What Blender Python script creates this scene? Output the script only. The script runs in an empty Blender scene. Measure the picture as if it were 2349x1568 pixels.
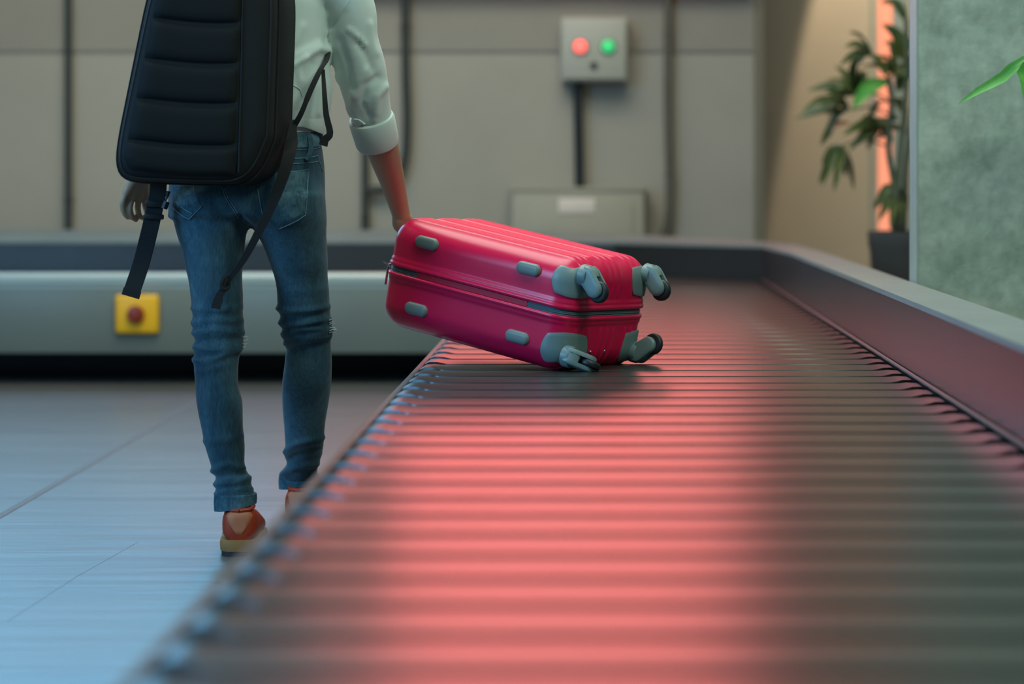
import bpy, bmesh, math, random
import numpy as np
from mathutils import Vector, Matrix, noise
from mathutils.bvhtree import BVHTree

random.seed(7)
np.random.seed(7)
scene = bpy.context.scene
COL = scene.collection

# ------------------------------------------------------------------ camera
H = 0.85            # camera height above the floor
F = 2349 * 85 / 36  # focal length in photo pixels
VX, VY = 1368.0, 400.0
cam_d = bpy.data.cameras.new('camera')
cam = bpy.data.objects.new('camera', cam_d)
COL.objects.link(cam)
cam.location = (0, 0, H)
cam.rotation_euler = (math.pi / 2, 0, 0)
cam_d.lens = 85
cam_d.sensor_width = 36
cam_d.shift_x = (1174.5 - VX) / 2349
cam_d.shift_y = (VY - 784) / 2349
cam_d.clip_start = 0.05
cam_d.dof.use_dof = True
cam_d.dof.focus_distance = 5.5
cam_d.dof.aperture_fstop = 2.1
scene.camera = cam

# ------------------------------------------------------------------ world, lights, exposure
scene.view_settings.view_transform = 'Standard'
scene.view_settings.look = 'None'
scene.view_settings.gamma = 1
scene.view_settings.use_curve_mapping = False
scene.view_settings.exposure = 0.0
world = bpy.data.worlds.new('hall_ambient')
scene.world = world
world.use_nodes = True
bg = world.node_tree.nodes['Background']
bg.inputs[0].default_value = (0.60, 0.80, 0.80, 1)
bg.inputs[1].default_value = 0.17


def area(name, loc, target, size, size_y, power, color, spread=180):
    d = bpy.data.lights.new(name, 'AREA')
    d.shape = 'RECTANGLE'
    d.size, d.size_y = size, size_y
    d.energy = power
    d.color = color
    d.spread = math.radians(spread)
    o = bpy.data.objects.new(name, d)
    COL.objects.link(o)
    o.location = loc
    o.rotation_euler = (Vector(target) - Vector(loc)).to_track_quat('-Z', 'Y').to_euler()
    return o


area('ceiling_light_over_hall', (-0.9, 6.2, 4.2), (-0.8, 6.5, 0), 3.0, 3.0, 160, (0.90, 1.0, 0.92))
area('wall_fill_light', (-1.2, 8.4, 4.2), (-0.8, 11.2, 0.9), 5.0, 0.8, 62, (1.0, 0.93, 0.80))  # added lamp aimed at the back wall to brighten it
area('window_daylight_left', (-4.6, 2.4, 2.3), (-1.2, 3.6, 0.1), 2.6, 2.0, 200, (0.20, 0.56, 1.0))
area('column_fill_light', (1.5, 3.2, 3.6), (1.2, 6.3, 0.9), 1.2, 1.2, 66, (0.80, 1.0, 0.84))  # unseen lamp aimed at the column to lighten it
sp = bpy.data.lights.new('alcove_fill_spot', 'SPOT')  # added spot; its cone edge makes the slanted shade line in the alcove
sp.energy = 400
sp.color = (1.0, 0.80, 0.58)
sp.spot_size = math.radians(24)
sp.spot_blend = 0.25
sp.shadow_soft_size = 0.03
spo = bpy.data.objects.new('alcove_fill_spot', sp)
COL.objects.link(spo)
spo.location = (1.30, 12.08, 3.3)
spo.rotation_euler = (Vector((1.44, 12.40, 0.0)) - Vector(spo.location)).to_track_quat('-Z', 'Y').to_euler()


# ------------------------------------------------------------------ helpers
def at(px, py, Y):
    """photo pixel + distance from the lens -> point in the room (metres)"""
    return Vector(((px - VX) * Y / F, Y, H - (py - VY) * Y / F))


def srgb(r, g, b):
    f = lambda c: ((c / 255 + 0.055) / 1.055) ** 2.4 if c > 10 else c / 255 / 12.92
    return (f(r), f(g), f(b), 1)


def material(name, color, rough=0.5, metal=0.0, spec=0.5, var=0.0, var_scale=8.0, bump=0.0, bump_scale=60.0,
             color2=None, coat=0.0, emit=None, emit_s=0.0, stretch=None, sss=0.0, rough_var=0.0, sheen=0.0, fine=None):
    m = bpy.data.materials.new(name)
    m.use_nodes = True
    nt = m.node_tree
    b = nt.nodes['Principled BSDF']
    b.inputs['Base Color'].default_value = color if len(color) == 4 else (*color, 1)
    b.inputs['Roughness'].default_value = rough
    b.inputs['Metallic'].default_value = metal
    b.inputs['Specular IOR Level'].default_value = spec
    b.inputs['Coat Weight'].default_value = coat
    b.inputs['Coat Roughness'].default_value = 0.12
    b.inputs['Sheen Weight'].default_value = sheen
    if emit:
        b.inputs['Emission Color'].default_value = (*emit[:3], 1)
        b.inputs['Emission Strength'].default_value = emit_s
    if sss:
        b.inputs['Subsurface Weight'].default_value = sss
        b.inputs['Subsurface Radius'].default_value = (0.012, 0.005, 0.003)
    tc = nt.nodes.new('ShaderNodeTexCoord')
    vec = tc.outputs['Object']
    if stretch:
        mp = nt.nodes.new('ShaderNodeMapping')
        mp.inputs['Scale'].default_value = stretch
        nt.links.new(vec, mp.inputs[0])
        vec = mp.outputs[0]
    if var or color2:
        n = nt.nodes.new('ShaderNodeTexNoise')
        n.inputs['Scale'].default_value = var_scale
        n.inputs['Detail'].default_value = 5
        n.inputs['Roughness'].default_value = 0.6
        nt.links.new(vec, n.inputs['Vector'])
        mx = nt.nodes.new('ShaderNodeMix')
        mx.data_type = 'RGBA'
        c = color if len(color) == 4 else (*color, 1)
        c2 = color2 if color2 else tuple(min(1, x * (1 + var)) for x in c[:3]) + (1,)
        c1 = c if color2 else tuple(x * (1 - var) for x in c[:3]) + (1,)
        mx.inputs['A'].default_value = c1
        mx.inputs['B'].default_value = c2 if len(c2) == 4 else (*c2, 1)
        rmp = nt.nodes.new('ShaderNodeMapRange')
        rmp.inputs['From Min'].default_value = 0.32
        rmp.inputs['From Max'].default_value = 0.68
        nt.links.new(n.outputs['Fac'], rmp.inputs[0])
        nt.links.new(rmp.outputs[0], mx.inputs['Factor'])
        nt.links.new(mx.outputs['Result'], b.inputs['Base Color'])
        if rough_var:
            rr = nt.nodes.new('ShaderNodeMapRange')
            rr.inputs['To Min'].default_value = rough - rough_var
            rr.inputs['To Max'].default_value = rough + rough_var
            nt.links.new(n.outputs['Fac'], rr.inputs[0])
            nt.links.new(rr.outputs[0], b.inputs['Roughness'])
    if fine:
        # thread-scale wear: short streaks that lighten and darken the cloth
        n3 = nt.nodes.new('ShaderNodeTexNoise')
        n3.inputs['Scale'].default_value = fine[0]
        n3.inputs['Detail'].default_value = 4
        mp3 = nt.nodes.new('ShaderNodeMapping')
        mp3.inputs['Scale'].default_value = fine[2]
        nt.links.new(tc.outputs['Object'], mp3.inputs[0])
        nt.links.new(mp3.outputs[0], n3.inputs['Vector'])
        r3 = nt.nodes.new('ShaderNodeMapRange')
        r3.inputs['From Min'].default_value = 0.3
        r3.inputs['From Max'].default_value = 0.7
        r3.inputs['To Min'].default_value = 1 - fine[1]
        r3.inputs['To Max'].default_value = 1 + fine[1]
        nt.links.new(n3.outputs['Fac'], r3.inputs[0])
        hv = nt.nodes.new('ShaderNodeHueSaturation')
        nt.links.new(r3.outputs[0], hv.inputs['Value'])
        nt.links.new(mx.outputs['Result'], hv.inputs['Color'])
        nt.links.new(hv.outputs[0], b.inputs['Base Color'])
    if bump:
        n2 = nt.nodes.new('ShaderNodeTexNoise')
        n2.inputs['Scale'].default_value = bump_scale
        n2.inputs['Detail'].default_value = 3
        nt.links.new(vec, n2.inputs['Vector'])
        bp = nt.nodes.new('ShaderNodeBump')
        bp.inputs['Strength'].default_value = bump
        bp.inputs['Distance'].default_value = 0.01 if bump_scale < 100 else 0.0012
        nt.links.new(n2.outputs['Fac'], bp.inputs['Height'])
        nt.links.new(bp.outputs[0], b.inputs['Normal'])
    return m


class Geo:
    """collects vertices and faces of one mesh"""

    def __init__(self):
        self.v, self.f = [], []

    def add(self, v, f):
        o = len(self.v)
        self.v.extend([tuple(p) for p in v])
        self.f.extend([tuple(i + o for i in q) for q in f])
        return self


def link(name, me, mat, parent=None, loc=None, smooth=True, sharp=40):
    if mat:
        me.materials.clear()
        me.materials.append(mat)
    if smooth:
        for p in me.polygons:
            p.use_smooth = True
        if sharp:
            me.set_sharp_from_angle(angle=math.radians(sharp))
    o = bpy.data.objects.new(name, me)
    COL.objects.link(o)
    if parent is not None:
        o.parent = parent
        o.matrix_parent_inverse = ROOT_INV.get(root_key(parent), Matrix())
    if loc is not None:
        o.location = loc
    return o


ROOT_INV = {}


def root_key(o):
    return o.name


def mobj(name, geo, mat, parent=None, smooth=True, sharp=40):
    me = bpy.data.meshes.new(name)
    me.from_pydata([tuple(p) for p in geo.v], [], geo.f)
    me.validate()
    bm = bmesh.new()
    bm.from_mesh(me)
    bmesh.ops.recalc_face_normals(bm, faces=bm.faces)
    bm.to_mesh(me)
    bm.free()
    o = link(name, me, mat, parent, None, smooth, sharp)
    return o


def tag(o, label, cat=None, group=None, kind=None):
    if label:
        o['label'] = label
    if cat:
        o['category'] = cat
    if group:
        o['group'] = group
    if kind:
        o['kind'] = kind
    return o


def empty(name, loc, label, cat, group=None, kind=None, matrix=None, local=False):
    o = bpy.data.objects.new(name, None)
    o.empty_display_size = 0.1
    COL.objects.link(o)
    M = matrix if matrix is not None else Matrix.Translation(Vector(loc))
    o.matrix_world = M
    ROOT_INV[o.name] = Matrix() if local else M.inverted()
    return tag(o, label, cat, group, kind)


def box(cx, cy, cz, sx, sy, sz, bev=0.0, seg=2):
    bm = bmesh.new()
    bmesh.ops.create_cube(bm, size=1)
    for v in bm.verts:
        v.co = Vector((v.co.x * sx, v.co.y * sy, v.co.z * sz))
    if bev:
        bmesh.ops.bevel(bm, geom=bm.edges[:], offset=bev, segments=seg, profile=0.5, affect='EDGES')
    v = [tuple(p.co + Vector((cx, cy, cz))) for p in bm.verts]
    bm.verts.index_update()
    f = [tuple(q.index for q in p.verts) for p in bm.faces]
    bm.free()
    return v, f


def gbox(*a, **k):
    return Geo().add(*box(*a, **k))


def loft(rings, cap=True):
    n = len(rings[0])
    v, f = [], []
    for r in rings:
        v.extend([tuple(p) for p in r])
    for i in range(len(rings) - 1):
        for j in range(n):
            k = (j + 1) % n
            f.append((i * n + j, i * n + k, (i + 1) * n + k, (i + 1) * n + j))
    if cap:
        for idx, rev in ((0, True), (len(rings) - 1, False)):
            c = np.mean(np.array(rings[idx]), axis=0)
            ci = len(v)
            v.append(tuple(c))
            for j in range(n):
                k = (j + 1) % n
                q = (idx * n + j, idx * n + k, ci)
                f.append(q[::-1] if not rev else q)
    return v, f


def smooth_path(pts, n):
    """Catmull-Rom through points of any dimension, n samples"""
    P = np.array([list(p) for p in pts], float)
    if len(P) == 2:
        return [P[0] + (P[1] - P[0]) * t for t in np.linspace(0, 1, n)]
    Q = np.vstack([2 * P[0] - P[1], P, 2 * P[-1] - P[-2]])
    seg = len(P) - 1
    out = []
    for t in np.linspace(0, seg, n):
        i = min(int(t), seg - 1)
        u = t - i
        p0, p1, p2, p3 = Q[i], Q[i + 1], Q[i + 2], Q[i + 3]
        out.append(0.5 * ((2 * p1) + (-p0 + p2) * u + (2 * p0 - 5 * p1 + 4 * p2 - p3) * u * u + (-p0 + 3 * p1 - 3 * p2 + p3) * u ** 3))
    return out


def tube(path, rad, seg=10, rx=None, up=None, cap=True):
    """tube through points; rad scalar or list; rx: flattening factor along `up` x tangent"""
    P = [Vector(p) for p in path]
    n = len(P)
    R = [rad] * n if np.isscalar(rad) else list(rad)
    rings = []
    ref = Vector(up) if up is not None else None
    last = None
    for i in range(n):
        t = (P[min(i + 1, n - 1)] - P[max(i - 1, 0)]).normalized()
        if ref is not None:
            a = ref.cross(t)
            if a.length < 1e-5:
                a = last if last is not None else t.orthogonal()
        elif last is None:
            a = t.orthogonal()
        else:
            a = last - t * last.dot(t)
        a.normalize()
        last = a
        b = t.cross(a)
        fx = 1 if rx is None else rx
        rings.append([P[i] + a * (math.cos(q) * R[i] * fx) + b * (math.sin(q) * R[i]) for q in
                      [2 * math.pi * k / seg for k in range(seg)]])
    return loft(rings, cap)


def ribbon(path, width, thick, side):
    """flat strap: rectangular section, `side` is the direction of its width (vector or list)"""
    P = [Vector(p) for p in path]
    n = len(P)
    Wd = [width] * n if np.isscalar(width) else width
    rings = []
    for i in range(n):
        t = (P[min(i + 1, n - 1)] - P[max(i - 1, 0)]).normalized()
        s = Vector(side[i] if isinstance(side, list) else side)
        s = (s - t * s.dot(t)).normalized()
        nn = t.cross(s)
        w, h = Wd[i] / 2, thick / 2
        rings.append([P[i] + s * a + nn * b for a, b in ((-w, -h * .5), (-w * .94, -h), (w * .94, -h), (w, -h * .5), (w, h * .5), (w * .94, h), (-w * .94, h), (-w, h * .5))])
    return loft(rings, True)


def ellipse_ring(cx, cy, cz, rx, ry, n=40, p=2.0, ryb=None):
    out = []
    for k in range(n):
        a = 2 * math.pi * k / n
        c, s = math.cos(a), math.sin(a)
        r2 = ryb if (ryb is not None and s < 0) else ry
        out.append((cx + rx * math.copysign(abs(c) ** (2 / p), c), cy + r2 * math.copysign(abs(s) ** (2 / p), s), cz))
    return out


def lathe(profile, center, n=32, axis='Z'):
    rings = []
    for r, z in profile:
        ring = []
        for k in range(n):
            a = 2 * math.pi * k / n
            x, y = r * math.cos(a), r * math.sin(a)
            p = (x, y, z) if axis == 'Z' else ((x, z, y) if axis == 'Y' else (z, x, y))
            ring.append((center[0] + p[0], center[1] + p[1], center[2] + p[2]))
        rings.append(ring)
    return loft(rings, True)


def extrude_poly(pts, d0, d1, to3):
    """polygon of 2-D points between depths d0 and d1; to3(a, b, d) gives the 3-D point"""
    n = len(pts)
    v = [to3(a, b, d0) for a, b in pts] + [to3(a, b, d1) for a, b in pts]
    f = [tuple(range(n))[::-1], tuple(range(n, 2 * n))]
    f += [(i, (i + 1) % n, n + (i + 1) % n, n + i) for i in range(n)]
    return v, f


def remeshed(geo, voxel, smooth_it=4):
    """one continuous skin around overlapping closed shapes -> (mesh, coords)"""
    me = bpy.data.meshes.new('tmp')
    me.from_pydata(geo.v, [], geo.f)
    bm = bmesh.new()
    bm.from_mesh(me)
    bmesh.ops.recalc_face_normals(bm, faces=bm.faces)
    bm.to_mesh(me)
    bm.free()
    o = bpy.data.objects.new('tmp', me)
    COL.objects.link(o)
    md = o.modifiers.new('r', 'REMESH')
    md.mode = 'VOXEL'
    md.voxel_size = voxel
    if smooth_it:
        ms = o.modifiers.new('s', 'SMOOTH')
        ms.factor = 0.5
        ms.iterations = smooth_it
    dg = bpy.context.evaluated_depsgraph_get()
    out = bpy.data.meshes.new_from_object(o.evaluated_get(dg))
    bpy.data.objects.remove(o)
    bpy.data.meshes.remove(me)
    return out


def get_co(me):
    a = np.empty(len(me.vertices) * 3)
    me.vertices.foreach_get('co', a)
    n = np.empty(len(me.vertices) * 3)
    me.vertices.foreach_get('normal', n)
    return a.reshape(-1, 3), n.reshape(-1, 3)


def set_co(me, a):
    me.vertices.foreach_set('co', a.ravel())
    me.update()


def folds(me, lines, back=True):
    """raise cloth folds: each line is (photo polyline, width px, height m), on the side turned to the lens"""
    co, no = get_co(me)
    px = np.stack([VX + F * co[:, 0] / co[:, 1], VY - F * (co[:, 2] - H) / co[:, 1]], 1)
    facing = np.clip(-no[:, 1] * 2.0 + 0.55, 0, 1)
    disp = np.zeros(len(co))
    for pts, w, amp in lines:
        d = np.full(len(co), 1e9)
        P = np.array(pts, float)
        for a, b in zip(P[:-1], P[1:]):
            ab = b - a
            t = np.clip(((px - a) @ ab) / (ab @ ab), 0, 1)
            d = np.minimum(d, np.linalg.norm(px - (a + t[:, None] * ab), axis=1))
        disp += amp * np.exp(-(d / w) ** 2)
    co += no * (disp * facing)[:, None]
    set_co(me, co)


def noise_disp(me, amp, scale, stretch=(1, 1, 1)):
    co, no = get_co(me)
    s = np.array(stretch) * scale
    d = np.array([noise.noise(Vector(p * s)) for p in co])
    set_co(me, co + no * (d * amp)[:, None])


def bvh_of(me):
    return BVHTree.FromPolygons([v.co.copy() for v in me.vertices], [tuple(p.vertices) for p in me.polygons])


def on_surface(bvh, px, py, off=0.0015):
    o = Vector((0, 0, H))
    d = (at(px, py, 5.0) - o).normalized()
    hit, nrm, i, dist = bvh.ray_cast(o, d)
    if hit is None:
        hit, nrm, i, dist = bvh.find_nearest(at(px, py, 5.45))
    if nrm.dot(d) > 0:
        nrm = -nrm
    return hit + nrm * off


def seam(bvh, pts, r=0.0012, n=24, off=0.001):
    return tube([on_surface(bvh, p[0], p[1], off) for p in smooth_path(pts, n)], r, 6)


def patch(bvh, quad, nu=14, nv=16, off=0.0025, bulge=0.0):
    """cloth patch laid on a surface: quad = four photo corners (tl, tr, br, bl)"""
    tl, tr, br, bl = [np.array(q, float) for q in quad]
    v, f = [], []
    for j in range(nv + 1):
        for i in range(nu + 1):
            a, b = i / nu, j / nv
            p = (tl * (1 - a) + tr * a) * (1 - b) + (bl * (1 - a) + br * a) * b
            e = min(a, 1 - a, b, 1 - b)
            v.append(on_surface(bvh, p[0], p[1], off * (0.1 if e == 0 else 1) + bulge * min(1, e * 4)))
    for j in range(nv):
        for i in range(nu):
            k = j * (nu + 1) + i
            f.append((k, k + 1, k + nu + 2, k + nu + 1))
    return v, f


# ------------------------------------------------------------------ materials
M = {}
M['floor'] = material('floor_screed', srgb(92, 92, 90), rough=0.36, spec=0.7, var=0.10, var_scale=1.2, bump=0.30, bump_scale=3.0, stretch=(0.6, 4.0, 1), rough_var=0.06)
M['groove'] = material('floor_joint_filler', srgb(86, 90, 92), rough=0.6)
M['crack'] = material('fine_crack', srgb(80, 80, 79), rough=0.36, spec=0.7)
M['wall'] = material('painted_concrete', srgb(165, 157, 142), rough=0.75, var=0.05, var_scale=1.6, bump=0.08, bump_scale=30)
M['wall_up'] = material('painted_concrete_upper', srgb(150, 142, 128), rough=0.75, var=0.05, var_scale=1.6)
M['post'] = material('olive_corner_post', srgb(122, 112, 92), rough=0.7)
M['wall_warm'] = material('cream_plaster', srgb(196, 184, 162), rough=0.8, var=0.04, var_scale=2)
M['column'] = material('green_grey_concrete', srgb(134, 148, 130), rough=0.7, color2=srgb(176, 186, 166), var_scale=7, fine=(34, 0.14, (1, 1, 0.7)), bump=0.25, bump_scale=26)
M['column_edge'] = material('column_chamfer', srgb(146, 160, 152), rough=0.6, var=0.06, var_scale=10)
M['slat'] = material('grey_slat', srgb(42, 43, 40), rough=0.30, metal=0.0, spec=0.6, var=0.06, var_scale=3, rough_var=0.04)
M['dark'] = material('dark_void', srgb(16, 18, 18), rough=0.7)
M['frame'] = material('brushed_frame', srgb(80, 72, 68), rough=0.55, metal=0.3)
M['guard'] = material('dark_guard_steel', srgb(80, 79, 78), rough=0.32, metal=0.75, var=0.08, var_scale=2)
M['cap'] = material('guard_cap_steel', srgb(130, 138, 135), rough=0.45, metal=0.1, var=0.06, var_scale=5)
M['panel'] = material('grey_green_panel', srgb(104, 112, 105), rough=0.4, spec=0.5, var=0.05, var_scale=1.5)
M['curb'] = material('pale_curb', srgb(172, 184, 178), rough=0.35, metal=0.3)
M['black'] = material('black_plastic', srgb(24, 26, 27), rough=0.5)
M['pipe'] = material('dark_conduit', srgb(52, 54, 50), rough=0.55)
M['pipe_brown'] = material('brown_conduit', srgb(96, 88, 74), rough=0.55, var=0.1, var_scale=6)
M['yellow'] = material('yellow_plastic', srgb(236, 176, 12), rough=0.45)
M['red_button'] = material('red_button', srgb(128, 40, 12), rough=0.4)
M['cabinet'] = material('beige_cabinet', srgb(160, 152, 132), rough=0.5, var=0.03, var_scale=3)
M['boxgrey'] = material('control_box_paint', srgb(176, 172, 156), rough=0.45)
M['white'] = material('white_label', srgb(225, 208, 192), rough=0.6)
M['lamp_r'] = material('red_lamp_lens', srgb(255, 80, 70), rough=0.3, emit=(1.0, 0.16, 0.13), emit_s=1.4)
M['lamp_g'] = material('green_lamp_lens', srgb(50, 190, 100), rough=0.3, emit=(0.05, 0.55, 0.20), emit_s=0.8)
M['orange_lit'] = material('orange_lit_glass', srgb(200, 110, 80), rough=0.4, emit=(1.0, 0.36, 0.22), emit_s=0.85, var=0.0)
M['red_lit'] = material('red_lit_face', srgb(220, 60, 60), rough=0.5, emit=(1.0, 0.185, 0.175), emit_s=6.6)
M['sky_lit'] = material('blue_daylight_glass', srgb(90, 150, 220), rough=0.3, emit=(0.20, 0.60, 0.98), emit_s=6)
M['pot'] = material('charcoal_pot', srgb(70, 68, 62), rough=0.6, var=0.08, var_scale=4)
M['soil'] = material('soil', srgb(48, 36, 28), rough=0.95, bump=0.6, bump_scale=40)
M['cane'] = material('palm_cane', srgb(74, 84, 58), rough=0.7, var=0.2, var_scale=20)
M['leaf_dark'] = material('dark_palm_leaf', srgb(46, 70, 40), rough=0.45, color2=srgb(96, 104, 46), var_scale=9)
M['leaf_bright'] = material('bright_leaf', srgb(58, 138, 52), rough=0.35, color2=srgb(112, 180, 88), var_scale=14)

# ------------------------------------------------------------------ the setting
BZ = 0.407      # top of the belt
WALL_Y = 11.2


def struct(name, geo, mat, label, parent=None, smooth=False):
    o = mobj(name, geo, mat, parent, smooth=smooth)
    if parent is None:
        tag(o, label, None, None, 'structure')
    return o


fl = struct('floor', gbox(-4, 6, -0.05, 24, 22, 0.1), M['floor'], 'glossy blue grey screed floor of the hall')
g = Geo().add(*ribbon([(-1.475, 0.5, 0.0005), (-1.48, 4, 0.0005), (-1.487, 7.2, 0.0005), (-1.50, 9.9, 0.0005)], 0.022, 0.002, (1, 0, 0)))
struct('floor_joint', g, M['groove'], None, fl)
g = Geo().add(*ribbon([(-1.12, 4.6, 0.0003), (-1.10, 5.1, 0.0003), (-1.06, 5.6, 0.0002)], 0.0009, 0.0004, (1, 0, 0)))
struct('hairline_crack', g, M['crack'], None, fl)

wb = struct('wall_back', gbox(-6.11, WALL_Y + 0.1, 2.0, 13.78, 0.2, 4.0), M['wall'], 'beige grey painted concrete wall behind the carousel')
struct('upper_panel', gbox(-6.10, WALL_Y - 0.006, 2.71, 13.7, 0.012, 2.58), M['wall_up'], None, wb)
struct('corner_post', gbox(0.755, WALL_Y - 0.012, 2.0, 0.05, 0.03, 4.0, bev=0.008), M['post'], None, wb)
wr = struct('wall_alcove', gbox(1.07, 12.5, 2.0, 0.75, 0.2, 4.0), M['wall_warm'], 'cream plaster wall of the alcove behind the potted palm')
struct('alcove_return', gbox(0.70, 11.85, 2.0, 0.12, 1.1, 4.0), M['wall_warm'], None, wr)
w1 = struct('window_1', gbox(1.465, 12.43, 1.5, 0.105, 0.02, 3.0), M['orange_lit'], 'narrow orange lit window strip behind the potted palm')
struct('window_frame', Geo().add(*box(1.41, 12.42, 1.5, 0.012, 0.06, 3.0)).add(*box(1.555, 12.42, 1.5, 0.075, 0.06, 3.0)), M['column_edge'], None, w1)
struct('wall_right', gbox(2.6, 12.5, 2.0, 2.0, 0.2, 4.0), M['wall_warm'], 'plaster wall behind the concrete column')

w2 = struct('window_2', Geo().add(*box(-3.40, WALL_Y - 0.02, 2.55, 4.0, 0.02, 1.5)), M['sky_lit'], 'high strip window with blue daylight on the back wall')
g = Geo()
for x in (-5.42, -4.42, -3.42, -2.40, -1.38):
    g.add(*box(x, WALL_Y - 0.035, 2.55, 0.05, 0.05, 1.58))
for z in (1.78, 3.32):
    g.add(*box(-3.40, WALL_Y - 0.035, z, 4.08, 0.05, 0.05))
struct('window_frame', g, M['column_edge'], None, w2)

# concrete column with a chamfered corner
CX0, CY0 = 0.834, 6.28
g = Geo().add(*extrude_poly([(CX0 - 0.002, CY0), (2.3, CY0), (2.3, 7.4), (1.06, 7.4), (CX0 + 0.0, CY0 + 0.14), (CX0 - 0.004, CY0 + 0.12)], 0, 4.0, lambda a, b, d: (a, b, d)))
co = struct('column', g, M['column'], 'green grey concrete column beside the carousel guard')
g = Geo().add(*extrude_poly([(CX0 - 0.005, CY0 + 0.12), (CX0 - 0.003, CY0 - 0.001), (CX0 + 0.002, CY0 - 0.001), (CX0 - 0.002, CY0 + 0.124)], 0, 4.0, lambda a, b, d: (a, b, d)))
struct('chamfer', g, M['column_edge'], None, co)

# ------------------------------------------------------------------ baggage carousel
car = empty('baggage_carousel', (0.15, 4.5, 0), 'long baggage carousel with grey metal slats and raised steel guard', 'carousel')
PITCH = 0.1668
GAP0 = 5.496    # distance of one gap between slats


def slat_mesh(x0, x1, depth=0.147, tabs=True):
    """one crowned slat lying across the belt, its ends narrowed to rounded fingers"""
    st = []
    if tabs:
        st += [(x0 - 0.043, 0.050, 0.004, -0.014), (x0 - 0.040, 0.082, 0.008, -0.004), (x0 - 0.030, 0.098, 0.008, 0.002),
               (x0 - 0.010, 0.106, 0.004, 0.003), (x0 + 0.006, 0.130, 0.0, 0.001)]
    st += [(x0 + 0.018, depth, 0, 0), (x0 + 0.2 * (x1 - x0), depth, 0, 0), (x1 - 0.2 * (x1 - x0), depth, 0, 0), (x1 - 0.018, depth, 0, 0)]
    if tabs:
        st += [(x1 - 0.006, 0.130, 0.0, 0.001), (x1 + 0.010, 0.106, 0.004, 0.003), (x1 + 0.030, 0.098, 0.008, 0.002),
               (x1 + 0.040, 0.082, 0.008, -0.004), (x1 + 0.043, 0.050, 0.004, -0.014)]
    rings = []
    for x, w, yc, dz in st:
        ring = []
        for t in (-1, -.95, -.5, 0, .5, .95, 1):
            drop = 0.008 if abs(t) == 1 else 0
            ring.append((x, yc + t * w / 2, BZ + dz - CROWN * (w / depth) * t * t - drop))
        ring.append((x, yc + w / 2 - 0.001, BZ + dz - 0.024))
        ring.append((x, yc - w / 2 + 0.001, BZ + dz - 0.024))
        rings.append(ring)
    g = Geo().add(*loft(rings, True))
    me = bpy.data.meshes.new('slat')
    me.from_pydata(g.v, [], g.f)
    bm = bmesh.new()
    bm.from_mesh(me)
    bmesh.ops.recalc_face_normals(bm, faces=bm.faces)
    bm.to_mesh(me)
    bm.free()
    return me


CROWN = 0.0022
sm = slat_mesh(-0.365, 0.648)
NSTR = 25
YC = GAP0 + NSTR * PITCH
for k in range(-38, NSTR):
    o = link('slat', sm, M['slat'], car, sharp=35)
    o.location = (0, GAP0 + (k + 0.5) * PITCH, 0)
# fanned slats in the corner, ending along the guard
LEGY = 9.75                       # front of the back leg
cxn, cyn = -0.40, LEGY + 0.06
EDGE = [(0.665, cyn), (0.665, 10.07), (0.09, 10.70), (cxn, 10.715)]


def reach(a):
    best = 9.0
    for (x0, y0), (x1, y1) in zip(EDGE[:-1], EDGE[1:]):
        dx, dy, ex, ey = math.cos(a), math.sin(a), x1 - x0, y1 - y0
        den = dx * ey - dy * ex
        if abs(den) < 1e-9:
            continue
        t = ((x0 - cxn) * ey - (y0 - cyn) * ex) / den
        u = ((x0 - cxn) * dy - (y0 - cyn) * dx) / den
        if t > 0 and -0.01 <= u <= 1.01:
            best = min(best, t)
    return best


nf = 9
for k in range(nf):
    a0, a1 = (k + 0.04) * math.pi / 2 / nf, (k + 0.96) * math.pi / 2 / nf
    r0 = 0.06
    pts = [(cxn + r0 * math.cos(a0), cyn + r0 * math.sin(a0)), (cxn + reach(a0) * math.cos(a0), cyn + reach(a0) * math.sin(a0))]
    for ex, ey in EDGE[1:3]:
        if a0 < math.atan2(ey - cyn, ex - cxn) < a1:
            pts.append((ex, ey))
    pts += [(cxn + reach(a1) * math.cos(a1), cyn + reach(a1) * math.sin(a1)), (cxn + r0 * math.cos(a1), cyn + r0 * math.sin(a1))]
    g = Geo().add(*extrude_poly(pts, BZ - 0.022, BZ - 0.001, lambda a, b, d: (a, b, d)))
    mobj('slat', g, M['slat'], car, smooth=False)
g = Geo().add(*extrude_poly([(-0.40, YC + 0.002), (0.665, YC + 0.002), (0.665, cyn - 0.002), (-0.40, cyn - 0.002)], BZ - 0.022, BZ - 0.001, lambda a, b, d: (a, b, d)))
mobj('slat', g, M['slat'], car, smooth=False)
sm2 = slat_mesh(-0.37, 0.37)
for k in range(26):
    o = link('slat', sm2, M['slat'], car, sharp=35)
    o.location = (cxn - (k + 0.5) * PITCH, LEGY + 0.52, 0)
    o.rotation_euler = (0, 0, math.pi / 2)
# under the slats
g = Geo().add(*box(0.14, 4.25, BZ - 0.065, 1.09, 11.4, 0.06)).add(*box(-2.35, LEGY + 0.52, BZ - 0.065, 4.6, 0.88, 0.06)).add(*box(0.12, 10.15, BZ - 0.065, 1.06, 0.7, 0.06))
mobj('belt_bed', g, M['dark'], car, smooth=False)
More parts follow.
